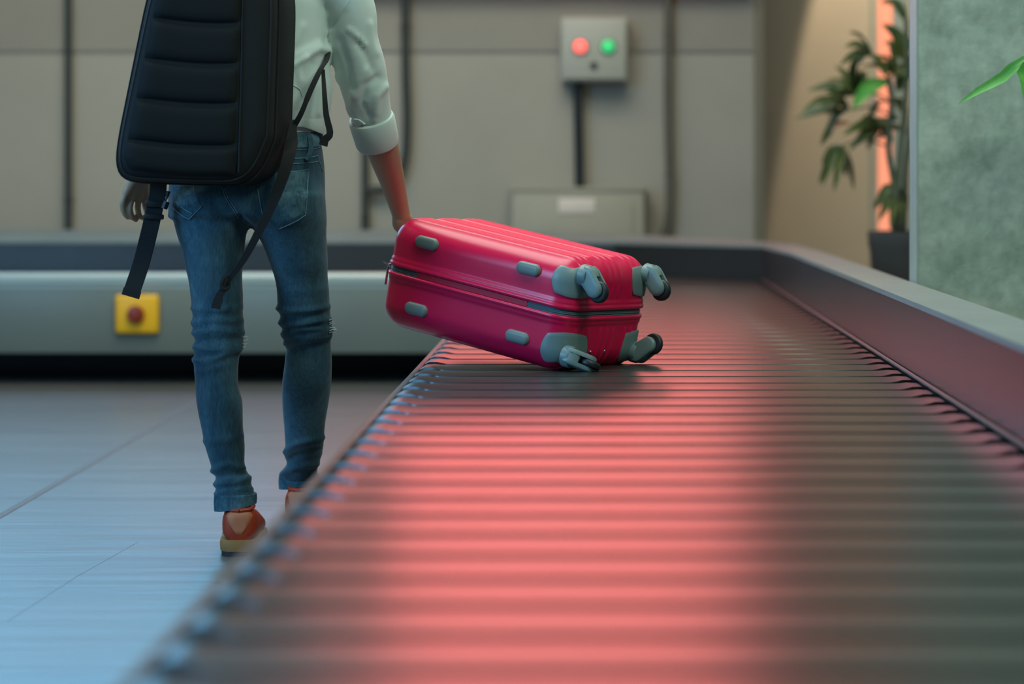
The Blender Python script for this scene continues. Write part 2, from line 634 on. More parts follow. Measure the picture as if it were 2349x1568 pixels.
# inner side frame, rail, side panels, kickplate
g = Geo().add(*box(-0.4135, 4.3, BZ - 0.022, 0.014, 10.9, 0.034, bev=0.003)).add(*box(-0.385, 4.3, BZ - 0.050, 0.06, 10.9, 0.03))
mobj('side_frame', g, M['frame'], car)
for k in range(10):
    mobj('side_panel', gbox(-0.412, -0.55 + k * 1.08, 0.27, 0.016, 1.07, 0.20, bev=0.003), M['panel'], car)
mobj('kickplate', gbox(-0.33, 4.6, 0.085, 0.02, 11.5, 0.17), M['black'], car, smooth=False)
g = Geo().add(*tube([(0.688, -1, BZ + 0.006), (0.688, 10.09, BZ + 0.006)], 0.0045, 8))
mobj('guard_rail', g, M['frame'], car)
# back leg: curb, panels, kickplate
cz = lambda py: at(0, py, LEGY).z
prof = [(LEGY + .006, cz(652)), (LEGY - .002, cz(648)), (LEGY - .002, cz(633)), (LEGY + .004, cz(628)), (LEGY + .012, cz(626.5)), (LEGY + .07, cz(626.5)), (LEGY + .08, cz(629)), (LEGY + .08, 0.36), (LEGY + .012, 0.36)]
mobj('curb', Geo().add(*extrude_poly(prof, -5.2, -0.424, lambda a, b, d: (d, a, b))), M['curb'], car, smooth=False)
zp0, zp1 = cz(810), cz(652)
for k in range(4):
    mobj('side_panel', gbox(-1.0 - k * 1.17, LEGY + .016, (zp0 + zp1) / 2, 1.16, 0.016, zp1 - zp0, bev=0.004), M['panel'], car)
mobj('kickplate', gbox(-2.7, 10.47, 0.07, 4.9, 0.02, 0.14), M['black'], car, smooth=False)
mobj('underside', gbox(-2.7, LEGY + 0.37, 0.145, 4.7, 0.70, 0.02), M['dark'], car, smooth=False)


# guards
def strip(sections, name, mat, t=None):
    """solid through cross-sections [(inner pt, outer pt, bottom z)]; t: thickness of a cap instead"""
    rings = []
    for (ix, iy, iz), (ox, oy, oz), zb in sections:
        zi, zo = (zb, zb) if t is None else (iz - t, oz - t)
        rings.append([(ix, iy, zi), (ix, iy, iz), (ox, oy, oz), (ox, oy, zo)])
    return mobj(name, Geo().add(*loft(rings, True)), mat, car, smooth=False)


strip([((.694, -1.2, .568), (.800, -1.2, .568), 0), ((.694, 8.6, .568), (.800, 8.6, .566), 0), ((.694, 10.1, .549), (.800, 10.2, .554), 0)], 'guard_panel', M['guard'])
strip([((-5.2, 10.86, .548), (-5.2, 10.95, .590), 0.2), ((-0.6, 10.83, .548), (-0.6, 10.93, .588), 0.2), ((.08, 10.75, .548), (.10, 10.86, .574), 0.2), ((.694, 10.1, .549), (.80, 10.2, .554), 0.2)], 'guard_panel', M['guard'])
strip([((.690, -1.2, .574), (.822, -1.2, .572), 0), ((.690, 8.6, .573), (.822, 8.6, .569), 0), ((.690, 10.1, .554), (.822, 10.22, .559), 0)], 'guard_cap', M['cap'], 0.012)
strip([((-5.2, 10.855, .553), (-5.2, 10.985, .600), 0), ((-0.6, 10.825, .553), (-0.6, 10.955, .598), 0), ((.08, 10.745, .553), (.10, 10.88, .583), 0), ((.692, 10.095, .554), (.82, 10.225, .560), 0)], 'guard_cap', M['cap'], 0.012)
# emergency stop on the back leg
p = at(315, 720, LEGY - 0.01)
es = mobj('emergency_stop', gbox(p.x, LEGY - 0.010, p.z, 0.175, 0.036, 0.157, bev=0.014, seg=3), M['yellow'], car)
tag(es, 'yellow emergency stop plate with red button')
g = Geo().add(*lathe([(0.024, 0), (0.024, -0.012), (0.033, -0.014), (0.036, -0.022), (0.030, -0.032), (0.012, -0.036)], (p.x, LEGY - 0.028, p.z), 24, 'Y'))
b = mobj('stop_button', g, M['red_button'], es)
tag(b, 'red mushroom push button')

# ------------------------------------------------------------------ wall fittings
def pipe(name, pts, Y, r, mat, label, cat='pipe', clips=()):
    root = empty(name, at(pts[-1][0], pts[-1][1], Y), label, cat)
    P = [at(x, y, Y) for x, y in pts]
    mobj('tube', Geo().add(*tube(smooth_path(P, 40), r, 12)), mat, root)
    for x, y in clips:
        c = at(x, y, Y)
        mobj('clip', gbox(c.x, Y + 0.01, c.z, r * 2.5, 0.04, 0.014, bev=0.003), mat, root)
    return root


pipe('wall_conduit', [(157, -400), (157, 0), (157, 300), (157, 580)], 11.15, 0.017, M['pipe'], 'thin black vertical conduit left of the backpack on the back wall', clips=((157, -60), (157, 460)))
pipe('wall_cable', [(928, -400), (930, -60), (931, 150), (934, 280), (928, 370), (905, 420), (880, 434), (842, 435)], 11.14, 0.020, M['pipe'], 'dark bent cable on the back wall beside the white sleeve', 'cable', clips=((930, 60),))
pipe('wall_conduit', [(838, -400), (838, 100), (838, 400), (838, 600)], 11.15, 0.017, M['pipe'], 'dark vertical conduit on the back wall hidden behind the arm', clips=((838, 500),))
pipe('wall_conduit', [(1533, -400), (1533, 0), (1532, 220), (1536, 420), (1533, 500), (1524, 540), (1522, 590)], 11.14, 0.019, M['pipe_brown'], 'brown vertical conduit right of the signal control box', clips=((1533, 80), (1536, 400)))

# control box with two signal lamps
bx = empty('control_box', at(1362, 185, 11.1), 'beige wall control box with red and green signal lamps', 'control box')
BYF = 11.04
c = at(1363, 113, BYF)
mobj('housing', gbox(c.x, BYF + 0.085, c.z, 0.305, 0.15, 0.292, bev=0.008), M['boxgrey'], bx)
mobj('door', gbox(c.x, BYF + 0.004, c.z, 0.285, 0.016, 0.272, bev=0.005), M['boxgrey'], bx)
for px, m, lb in ((1331, 'lamp_r', 'glowing red signal lamp'), (1395, 'lamp_g', 'green signal lamp')):
    q = at(px, 107, BYF)
    rg = mobj('lamp_bezel', Geo().add(*lathe([(0.036, 0), (0.036, -0.012), (0.031, -0.014)], (q.x, BYF - 0.002, q.z), 24, 'Y')), M['frame'], bx)
    ln = mobj('lamp_lens', Geo().add(*lathe([(0.031, 0), (0.031, -0.014), (0.024, -0.024), (0.010, -0.029)], (q.x, BYF - 0.004, q.z), 24, 'Y')), M[m], rg)
    tag(ln, lb)
q = at(1362, 150, BYF)
mobj('key_lock', Geo().add(*lathe([(0.017, 0), (0.017, -0.012), (0.012, -0.015)], (q.x, BYF - 0.002, q.z), 16, 'Y')), M['pipe'], bx)
pipe('wall_conduit', [(1324, 178), (1326, 240), (1328, 330), (1330, 440)], 11.13, 0.022, M['black'], 'short black conduit joining the control box to the floor cabinet')

fc = empty('floor_cabinet', (at(1326, 500, 11.05).x, 11.08, 0), 'low beige cabinet with pale label behind the carousel guard', 'cabinet')
c = at(1326, 432, 11.0)
mobj('body', gbox(c.x, 11.10, c.z / 2, 0.605, 0.17, c.z - 0.012, bev=0.01), M['cabinet'], fc)
mobj('lid', gbox(c.x, 11.10, c.z - 0.004, 0.625, 0.185, 0.02, bev=0.005), M['cabinet'], fc)
q = at(1323, 472, 11.0)
dr = mobj('door', gbox(c.x, 11.012, c.z / 2, 0.50, 0.014, c.z - 0.12, bev=0.004), M['cabinet'], fc)
mobj('label_plate', gbox(q.x, 11.003, q.z, 0.165, 0.006, 0.068, bev=0.002), M['white'], fc)

# red backlit panel high on the wall (its light glows on the slats and the suitcase)
LX0, LX1, LZ0, LZ1 = -1.22, 0.66, 1.75, 2.95
lb = empty('light_box', ((LX0 + LX1) / 2, 11.1, LZ0), 'wide red backlit light box mounted high on the back wall', 'light box')
mobj('casing', Geo().add(*box((LX0 + LX1) / 2, 11.12, LZ0 - 0.02, LX1 - LX0 + 0.08, 0.10, 0.04)).add(*box((LX0 + LX1) / 2, 11.12, LZ1 + 0.02, LX1 - LX0 + 0.08, 0.10, 0.04))
     .add(*box(LX0 - 0.02, 11.12, (LZ0 + LZ1) / 2, 0.04, 0.10, LZ1 - LZ0)).add(*box(LX1 + 0.02, 11.12, (LZ0 + LZ1) / 2, 0.04, 0.10, LZ1 - LZ0)), M['frame'], lb, smooth=False)
mobj('lit_face', gbox((LX0 + LX1) / 2, 11.12, (LZ0 + LZ1) / 2, LX1 - LX0, 0.06, LZ1 - LZ0), M['red_lit'], lb, smooth=False)


# ------------------------------------------------------------------ plants
def leaf_blade(path, width, up=(0, 0, 1), fold=0.25, peak=0.4):
    """lanceolate leaf with a creased midrib along the path"""
    P = [Vector(p) for p in smooth_path(path, 9)]
    v, f = [], []
    n = len(P)
    for i, p in enumerate(P):
        t = (P[min(i + 1, n - 1)] - P[max(i - 1, 0)]).normalized()
        s = t.cross(Vector(up))
        if s.length < 1e-3:
            s = Vector((1, 0, 0))
        s.normalize()
        nn = s.cross(t)
        u = i / (n - 1)
        w = width / 2 * max(0.02, (math.sin(math.pi * u ** (math.log(0.5) / math.log(peak)))) ** 0.8)
        for a, h in ((-1, fold), (-0.5, fold * 0.4), (0, 0), (0.5, fold * 0.4), (1, fold)):
            v.append(p + s * (a * w) + nn * (h * w))
        for a, h in ((1, fold), (0.5, fold * 0.4), (0, 0), (-0.5, fold * 0.4), (-1, fold)):
            v.append(p + s * (a * w) + nn * (h * w - 0.0015))
    m = 10
    for i in range(n - 1):
        for j in range(m):
            k = (j + 1) % m
            f.append((i * m + j, i * m + k, (i + 1) * m + k, (i + 1) * m + j))
    f.append(tuple(range(m))[::-1])
    f.append(tuple(range((n - 1) * m, n * m)))
    return v, f


def c7(x, y):
    return 1700 + x * 0.4209, y * 0.4209


PY = 9.6
pc = Vector((1.247, PY, 0))
palm = empty('potted_palm', pc, 'tall potted palm with drooping dark leaves in a charcoal pot', 'plant')
zt = at(2088, 530, PY).z
g = Geo().add(*lathe([(0.115, 0.0), (0.125, 0.02), (0.162, zt - 0.07), (0.167, zt - 0.06), (0.171, zt), (0.155, zt), (0.150, zt - 0.05), (0.02, zt - 0.05)], pc, 40))
mobj('pot', g, M['pot'], palm)
mobj('soil', Geo().add(*lathe([(0.14, zt - 0.07), (0.149, zt - 0.045), (0.10, zt - 0.035), (0.01, zt - 0.03)], pc, 24)), M['soil'], palm)
canes = [[(830, 1260), (850, 1050), (870, 800), (905, 420), (900, 100)], [(850, 1260), (830, 1000), (800, 800), (820, 560), (800, 420)], [(880, 1260), (900, 900), (950, 500), (960, 50)],
         [(840, 1260), (852, 1040), (848, 920)]]
for i, cn in enumerate(canes):
    P = [at(*c7(x, y), PY - 0.05 + 0.03 * i) for x, y in cn]
    mobj('cane', Geo().add(*tube(smooth_path(P, 16), 0.011, 8)), M['cane'], palm)
strokes = [((600, 520), (500, 470), (360, 492), .05, 0), ((580, 610), (440, 600), (290, 648), .05, .05), ((590, 560), (450, 540), (330, 610), .035, -.1),
           ((600, 670), (500, 690), (432, 795), .045, .1), ((640, 540), (605, 420), (622, 290), .05, -.05), ((720, 300), (640, 280), (585, 300), .06, .1),
           ((890, 330), (850, 200), (768, 128), .075, .02), ((800, 440), (690, 480), (608, 592), .07, -.18), ((850, 650), (700, 680), (568, 715), .06, .05),
           ((905, 420), (830, 370), (770, 330), .07, .08), ((560, 800), (500, 850), (440, 1015), .05, -.05), ((530, 820), (552, 870), (572, 965), .045, -.02),
           ((850, 1060), (800, 1030), (728, 1145), .055, 0), ((850, 1060), (885, 1060), (890, 1180), .05, .03), ((900, 720), (820, 700), (740, 760), .055, .1),
           ((800, 420), (860, 400), (930, 430), .06, -.06), ((700, 480), (640, 420), (560, 500), .05, .12), ((820, 560), (760, 560), (690, 640), .05, .14),
           ((850, 500), (880, 420), (900, 300), .06, .02), ((800, 430), (740, 320), (700, 300), .05, .12), ((900, 640), (860, 560), (800, 560), .06, .06),
           ((760, 690), (690, 720), (640, 790), .05, .02), ((905, 420), (980, 330), (1040, 420), .06, 0), ((940, 500), (1010, 520), (1090, 620), .06, .05),
           ((900, 120), (840, 20), (760, 10), .06, .05), ((960, 60), (1040, 20), (1120, 120), .06, .1), ((820, 780), (780, 690), (850, 620), .05, .1)]
rl = random.Random(3)
for hx, hy, base_a in ((590, 590, 180), (620, 520, 200), (640, 520, 250), (560, 800, 110), (760, 690, 165), (850, 420, 230), (880, 330, 260), (720, 300, 190), (905, 420, 300), (850, 1060, 120), (940, 500, 20)):
    for q in range(4):
        an = math.radians(base_a + (q - 1.5) * 24 + rl.uniform(-8, 8))
        ln = rl.uniform(120, 230)
        ex, ey = hx + ln * math.cos(an), hy + ln * math.sin(an)
        strokes.append(((hx, hy), ((hx + ex) / 2, (hy + ey) / 2 - 22), (ex, ey + 25), rl.uniform(.03, .045), rl.uniform(-.15, .15)))
for i, (a, b_, c_, w, dy) in enumerate(strokes):
    Yl = PY + dy
    P = [at(*c7(*a), PY), at(*c7(*b_), PY + dy * 0.6), at(*c7(*c_), Yl)]
    mobj('leaf', Geo().add(*leaf_blade(P, w * 0.9, up=(0.3, -0.75, 0.6), peak=0.45)), M['leaf_bright'] if i == 7 else M['leaf_dark'], palm)
for a, b_ in (((800, 430), (600, 520)), ((850, 650), (590, 600)), ((820, 560), (640, 540)), ((800, 800), (540, 800)), ((905, 420), (720, 300))):
    mid = ((a[0] + b_[0]) / 2, (a[1] + b_[1]) / 2 - 40)
    P = [at(*c7(*q), PY) for q in (a, mid, b_)]
    mobj('leaf_stalk', Geo().add(*tube(smooth_path(P, 10), 0.004, 6)), M['cane'], palm)

# plant in front of the column, only leaf tips in view
QY = 5.98
qc = Vector((1.34, 5.95, 0))
plant = empty('potted_plant', qc, 'leafy plant with bright green pointed leaves in front of the concrete column', 'plant')
mobj('pot', Geo().add(*lathe([(0.10, 0), (0.105, 0.02), (0.14, 0.40), (0.15, 0.41), (0.15, 0.45), (0.135, 0.45), (0.13, 0.41), (0.02, 0.41)], qc, 36)), M['pot'], plant)
mobj('soil', Geo().add(*lathe([(0.125, 0.395), (0.131, 0.42), (0.08, 0.43), (0.01, 0.432)], qc, 24)), M['soil'], plant)
stems = [((1.33, 5.94, .42), (1.30, 5.95, .8), (1.20, 5.98, 1.15)), ((1.35, 5.96, .42), (1.38, 5.97, .85), (1.42, 5.95, 1.2)), ((1.34, 5.93, .42), (1.33, 5.90, .7), (1.25, 5.84, 1.02))]
for s in stems:
    mobj('stem', Geo().add(*tube(smooth_path(s, 12), [0.007] * 6 + [0.005] * 6, 8)), M['cane'], plant)
leaves = [([(1.20, 5.98, 1.15), at(2349, 140, QY), at(2300, 178, QY), at(2245, 208, QY), at(2199, 238, QY)], .027, (0.4, -0.75, 0.5)),
          ([(1.20, 5.98, 1.15), at(2362, 160, QY - .03), at(2356, 190, QY - .06), at(2350, 232, QY - .1)], .05, (0.1, -1, 0.1)),
          ([(1.20, 5.98, 1.15), (1.26, 6.0, 1.28), (1.36, 6.02, 1.30), (1.48, 6.03, 1.22)], .09, (0, -.4, 1)),
          ([(1.42, 5.95, 1.2), (1.50, 5.95, 1.28), (1.60, 5.95, 1.27), (1.70, 5.95, 1.15)], .09, (0, -.4, 1)),
          ([(1.42, 5.95, 1.2), (1.40, 5.90, 1.30), (1.36, 5.84, 1.34), (1.30, 5.78, 1.28)], .09, (0, -.4, 1)),
          ([(1.25, 5.84, 1.02), (1.28, 5.78, 1.08), (1.32, 5.70, 1.07), (1.38, 5.62, 0.98)], .09, (0, .2, 1)),
          ([(1.38, 5.97, .85), (1.47, 5.95, .95), (1.57, 5.93, .95), (1.66, 5.91, .85)], .09, (0, -.4, 1))]
for P, w, up in leaves:
    mobj('leaf', Geo().add(*leaf_blade(P, w, up=up, fold=0.3, peak=0.42)), M['leaf_bright'], plant)


# ------------------------------------------------------------------ red suitcase
M['case'] = material('glossy_red_shell', srgb(216, 14, 72), rough=0.29, spec=0.5, coat=0.0, bump=0.03, bump_scale=900)
M['case_hinge'] = material('red_hinge_strip', srgb(196, 16, 52), rough=0.42)
M['zip'] = material('grey_zipper_tape', srgb(58, 74, 80), rough=0.5)
M['zip_teeth'] = material('zipper_coil', srgb(96, 122, 126), rough=0.4)
M['cap_grey'] = material('teal_grey_plastic', srgb(112, 134, 134), rough=0.42)
M['foot_grey'] = material('grey_rubber_foot', srgb(112, 124, 120), rough=0.4)
M['tread'] = material('black_wheel_tread', srgb(30, 34, 36), rough=0.45)
M['chrome'] = material('chrome', srgb(190, 190, 190), rough=0.2, metal=1.0)

SL, SW, ST = 0.552, 0.3473, 0.245
yaw, pit, rol = 0.5965, 0.182, -0.024
su = Vector((math.cos(yaw) * math.cos(pit), -math.sin(yaw) * math.cos(pit), -math.sin(pit)))
v0 = Vector((math.sin(yaw), math.cos(yaw), 0))
w0 = su.cross(v0)
sv = v0 * math.cos(rol) + w0 * math.sin(rol)
sw_ = su.cross(sv)
SC = Vector((-0.1832, 5.7067, 0.5793)) - su * 0.010
SMAT = Matrix(((su.x, sv.x, sw_.x, SC.x), (su.y, sv.y, sw_.y, SC.y), (su.z, sv.z, sw_.z, SC.z), (0, 0, 0, 1)))
case = empty('suitcase', None, 'red hard shell suitcase with grey casters tilted on the carousel slats', 'suitcase', matrix=SMAT, local=True)
RC = 0.055
HU, HV = SL / 2 - 0.004, SW / 2 - 0.004
HWT, HWB = ST / 2, ST / 2 + 0.015       # front half, deeper back half
RIBS = [c + d for c in (-0.10, 0.0, 0.10) for d in (-0.024, 0.0, 0.024)]


def rim(w):
    a = abs(w)
    xs = [0, .0060, .0075, .0100, .0150, .0175, .0250, .0290, .0320]
    ys = [-.0050, -.0050, .0030, .0050, .0048, .0026, .0024, .0002, 0]
    return float(np.interp(a, xs, ys))


def shell_pt(u, v, w, off=0.0, ribs=True):
    """point of the box (u, v, w) -> rounded shell surface, normal"""
    p = np.array([u, v, w])
    q = np.array([np.clip(u, -HU + RC, HU - RC), np.clip(v, -HV + RC, HV - RC), np.clip(w, -HWB + RC, HWT - RC)])
    d = p - q
    n = d / max(1e-9, np.linalg.norm(d))
    out = q + n * RC
    e = 0.0
    flat = 1 - min(1, abs(n[2]) * 1.5)
    e += rim(w) * flat
    if ribs:
        k = max(0, 1 - abs(n[1]) * 1.6)
        fade = 1.0
        if abs(n[2]) < 0.5:
            fade = np.clip((abs(w) - 0.034) / 0.005, 0, 1)
        e += k * fade * sum(0.0026 * math.exp(-((v - c) / 0.0052) ** 4) for c in RIBS)
    return out + n * (e + off), n


ug = np.unique(np.concatenate([np.linspace(-HU, -HU + RC, 9), np.linspace(-HU + RC, HU - RC, 14), np.linspace(HU - RC, HU, 9)]).round(5))
vg = np.concatenate([np.linspace(-HV, -HV + RC, 9), np.linspace(HV - RC, HV, 9)] + [np.array([c - .0075, c - .0055, c - .0035, c, c + .0035, c + .0055, c + .0075, c + .012]) for c in RIBS])
vg = np.unique(vg[(vg >= -HV) & (vg <= HV)].round(5))
wg = np.unique(np.concatenate([[0, .0060, .0075, .0100, .0125, .0150, .0175, .0210, .0250, .0290, .0320, .036, .040, .05], np.linspace(HWT - RC, HWT, 9)]).round(5))
wgb = np.unique(np.concatenate([wg[wg < 0.06], [0.065], np.linspace(HWB - RC, HWB, 9)]).round(5))


WG = {1: wg, -1: wgb}


def face_grid(A, B, fn):
    v, f = [], []
    for b in B:
        for a in A:
            v.append(fn(a, b))
    n = len(A)
    for j in range(len(B) - 1):
        for i in range(n - 1):
            f.append((j * n + i, j * n + i + 1, (j + 1) * n + i + 1, (j + 1) * n + i))
    return v, f


def half_shell(name, s):
    g = Geo()
    HW = HWT if s > 0 else HWB
    wg = WG[s]
    g.add(*face_grid(ug, vg, lambda a, b: shell_pt(a, b, s * HW)[0]))
    for t in (-1, 1):
        g.add(*face_grid(ug, wg, lambda a, b: shell_pt(a, t * HV, s * b)[0]))
        g.add(*face_grid(vg, wg, lambda a, b: shell_pt(t * HU, a, s * b)[0]))
    # weld
    me = bpy.data.meshes.new(name)
    me.from_pydata([tuple(p) for p in g.v], [], g.f)
    bm = bmesh.new()
    bm.from_mesh(me)
    bmesh.ops.remove_doubles(bm, verts=bm.verts, dist=0.0002)
    bmesh.ops.recalc_face_normals(bm, faces=bm.faces)
    up = [f for f in bm.faces if abs(f.calc_center_median().z) > HW - 0.001]
    if up and up[0].normal.z * s < 0:
        bmesh.ops.reverse_faces(bm, faces=bm.faces)
    bm.to_mesh(me)
    bm.free()
    return link(name, me, M['case'], case, sharp=60)


tag(half_shell('front_shell', 1), 'ribbed upper half of the red shell')
tag(half_shell('back_shell', -1), 'lower half of the red shell')


def outline(off, w, n=200, a0=0.0, a1=1.0):
    """closed outline of the shell at height w"""
    pts = []
    L1, L2, q = 2 * (HU - RC), 2 * (HV - RC), math.pi / 2 * RC
    tot = 2 * L1 + 2 * L2 + 4 * q
    for t in np.linspace(a0, a1, n):
        s = (t % 1.0) * tot
        # start on side -v, running towards +u
        segs = [(L1, 0), (q, 1), (L2, 2), (q, 3), (L1, 4), (q, 5), (L2, 6), (q, 7)]
        for ln, k in segs:
            if s <= ln + 1e-9:
                break
            s -= ln
        R = RC + off
        ang = s / RC
        cu, cv = HU - RC, HV - RC
        if k == 0:
            p = (-cu + s, -HV - off)
        elif k == 1:
            p = (cu + R * math.sin(ang), -cv - R * math.cos(ang))
        elif k == 2:
            p = (HU + off, -cv + s)
        elif k == 3:
            p = (cu + R * math.cos(ang), cv + R * math.sin(ang))
        elif k == 4:
            p = (cu - s, HV + off)
        elif k == 5:
            p = (-cu - R * math.sin(ang), cv + R * math.cos(ang))
        elif k == 6:
            p = (-HU - off, cv - s)
        else:
            p = (-cu - R * math.cos(ang), -cv - R * math.sin(ang))
        pts.append(Vector((p[0], p[1], w)))
    return pts


L1, L2, q_ = 2 * (HU - RC), 2 * (HV - RC), math.pi / 2 * RC
TOT = 2 * L1 + 2 * L2 + 4 * q_
zs = (0.158 + HU - RC) / TOT                  # zipper begins on the long side
ze = 1 + (-0.165 + HU - RC) / TOT
mobj('zipper_tape', Geo().add(*ribbon(outline(-0.0035, 0, 240, zs, ze), 0.0135, 0.003, (0, 0, 1))), M['zip'], case)
zg = Geo()
for dz in (-0.0016, 0.0016):
    zg.add(*tube(outline(-0.0012, dz, 240, zs, ze), 0.0013, 6))
zg.add(*tube(outline(-0.0008, -0.0058, 240, zs, ze), 0.0010, 6))
mobj('zipper_coil', zg, M['zip_teeth'], case)
mobj('hinge_strip', Geo().add(*ribbon(outline(-0.002, 0, 40, ze - 1, zs), 0.0125, 0.004, (0, 0, 1))), M['case_hinge'], case)
# side feet
for fu, fw in ((-0.1494, .079), (0.1477, .079), (-0.1494, -.079), (0.1477, -.079)):
    rings = []
    for r, d in ((.0145, -0.002), (.0145, .003), (.013, .0065), (.010, .0085), (.005, .0092)):
        ring = []
        for k in range(32):
            a = 2 * math.pi * k / 32
            x = r * math.cos(a) + (0.0185 if math.cos(a) > 0 else -0.0185)
            ring.append((fu + x, -HV - d, fw + r * math.sin(a)))
        rings.append(ring)
    mobj('foot', Geo().add(*loft(rings)), M['foot_grey'], case)


# casters
def caster(sv_, sw__, trail, inset=0.039):
    # corner housing
    g = Geo()
    n1, n2 = 26, 18
    side, end = 0.056, 0.098
    V = {}
    for layer, base in ((0, 0.0045), (1, -0.004)):
        for j in range(n2 + 1):
            for i in range(n1 + 1):
                a, b = i / n1 * 2 - 1, j / n2 * 2 - 1
                # square -> rounded square
                aa, bb = a * math.sqrt(1 - 0.30 * b * b), b * math.sqrt(1 - 0.30 * a * a)
                s = (aa + 1) / 2 * (side + end) - side
                w = ((0.036 if sw__ > 0 else 0.044) + (bb + 1) / 2 * (0.083 if sw__ > 0 else 0.090)) * sw__
                if s < 0:
                    p = (HU + s, sv_ * HV, w)
                else:
                    p = (HU, sv_ * (HV - s), w)
                e = min(1 - abs(a), 1 - abs(b))
                off = base * (1 if layer else min(1, 0.72 + e * 3))
                pt, nn = shell_pt(*p, off=off, ribs=False)
                V[(layer, i, j)] = len(g.v)
                g.v.append(tuple(pt))
        for j in range(n2):
            for i in range(n1):
                g.f.append((V[(layer, i, j)], V[(layer, i + 1, j)], V[(layer, i + 1, j + 1)], V[(layer, i, j + 1)]))
    per = [(i, 0) for i in range(n1)] + [(n1, j) for j in range(n2)] + [(i, n2) for i in range(n1, 0, -1)] + [(0, j) for j in range(n2, 0, -1)]
    for k in range(len(per)):
        a, b = per[k], per[(k + 1) % len(per)]
        g.f.append((V[(0, *a)], V[(0, *b)], V[(1, *b)], V[(1, *a)]))
    hs = mobj('wheel_housing', g, M['cap_grey'], case, sharp=60)
    base = Vector((HU + 0.002, sv_ * (HV - inset), 0.090 if sw__ > 0 else -0.096))
    A = Vector((1, 0, 0))
    D = (Vector(trail) - A * Vector(trail).dot(A)).normalized()
    X = A.cross(D)
    P = lambda d, a, x: base + (D * d + A * a + X * x) * 1.16
    # fork: swivel collar, crown and two cheeks
    fk = Geo()
    prof = [(0.0215, -0.004), (0.0215, 0.010), (0.020, 0.013)]
    fk.add(*loft([[P(r * math.cos(2 * math.pi * k / 28), z, r * math.sin(2 * math.pi * k / 28)) for k in range(28)] for r, z in prof]))
    wc, wa, wr = 0.021, 0.036, 0.0215

    def teardrop(r1, r2, n=16):
        c1, c2 = np.array([0.0, 0.010]), np.array([wc, wa - 0.002])
        dv = c2 - c1
        ang = math.atan2(dv[1], dv[0])
        ph = math.acos(np.clip((r1 - r2) / np.linalg.norm(dv), -1, 1))
        pts = []
        for t in np.linspace(ang + ph, ang + 2 * math.pi - ph, n):
            pts.append((c1[0] + r1 * math.cos(t), c1[1] + r1 * math.sin(t)))
        for t in np.linspace(ang - ph, ang + ph, n):
            pts.append((c2[0] + r2 * math.cos(t), c2[1] + r2 * math.sin(t)))
        return [(a, max(b, 0.004)) for a, b in pts]
    for s in (-1, 1):
        rg = []
        for x, k in ((0.0075, 1.0), (0.0125, 1.0), (0.0150, 0.94), (0.0163, 0.82), (0.0168, 0.5)):
            ctr = np.array([wc * 0.5, 0.022])
            rg.append([P(*(ctr + (np.array(t) - ctr) * k), s * x) for t in teardrop(0.0200, 0.0165)])
        fk.add(*loft(rg))
    crown = [(-0.0195, 0.004), (0.018, 0.004), (0.017, 0.012), (0.004, 0.024), (-0.004, 0.030), (-0.014, 0.024), (-0.0190, 0.014)]
    fk.add(*extrude_poly(crown, -0.009, 0.009, lambda a, b, d: P(a, b, d)))
    fork = mobj('fork', fk, M['cap_grey'], hs, sharp=35)
    wg_ = Geo()
    prof = [(0.004, -0.0066), (0.017, -0.0066), (0.0200, -0.0056), (wr, -0.003), (wr, 0.003), (0.0200, 0.0056), (0.017, 0.0066), (0.004, 0.0066)]
    wg_.add(*loft([[P(wc + 0.004 + r * math.cos(2 * math.pi * k / 32), wa + 0.003 + r * math.sin(2 * math.pi * k / 32), x) for k in range(32)] for r, x in prof]))
    mobj('wheel', wg_, M['tread'], hs, sharp=50)


caster(-1, 1, (0, 0, -1))
caster(1, 1, (0, 0, -1))
caster(-1, -1, (0, 1, -0.35), 0.024)
caster(1, -1, (0, 0.15, 1))
for v_ in (-0.052, 0.004):
    mobj('screw', Geo().add(*lathe([(0.0042, -0.002), (0.0042, 0.001), (0.003, 0.0024), (0.001, 0.003)], (HU + 0.0005, v_, -0.090), 14, 'X')), M['chrome'], case)
# carry handle at the far end
HB = [Vector((-HU + 0.004, -0.085, 0.038)), Vector((-HU - 0.020, -0.078, 0.038)), Vector((-HU - 0.036, -0.058, 0.038)), Vector((-HU - 0.040, 0, 0.038)),
      Vector((-HU - 0.036, 0.058, 0.038)), Vector((-HU - 0.020, 0.078, 0.038)), Vector((-HU + 0.004, 0.085, 0.038))]
mobj('carry_handle', Geo().add(*tube(smooth_path(HB, 28), 0.0095, 12)), M['cap_grey'], case)
# zipper pulls
zp = Geo().add(*box(-HU - 0.006, -HV + 0.040, 0, 0.010, 0.014, 0.008, bev=0.002))
zp.add(*tube([(-HU - 0.010, -HV + 0.036, 0.002), (-HU - 0.022, -HV + 0.030, 0.004)], 0.0022, 8))
zp.add(*box(-HU - 0.009, -HV + 0.036, -0.026, 0.003, 0.007, 0.044, bev=0.001))
mobj('zipper_pull', zp, M['chrome'], case)

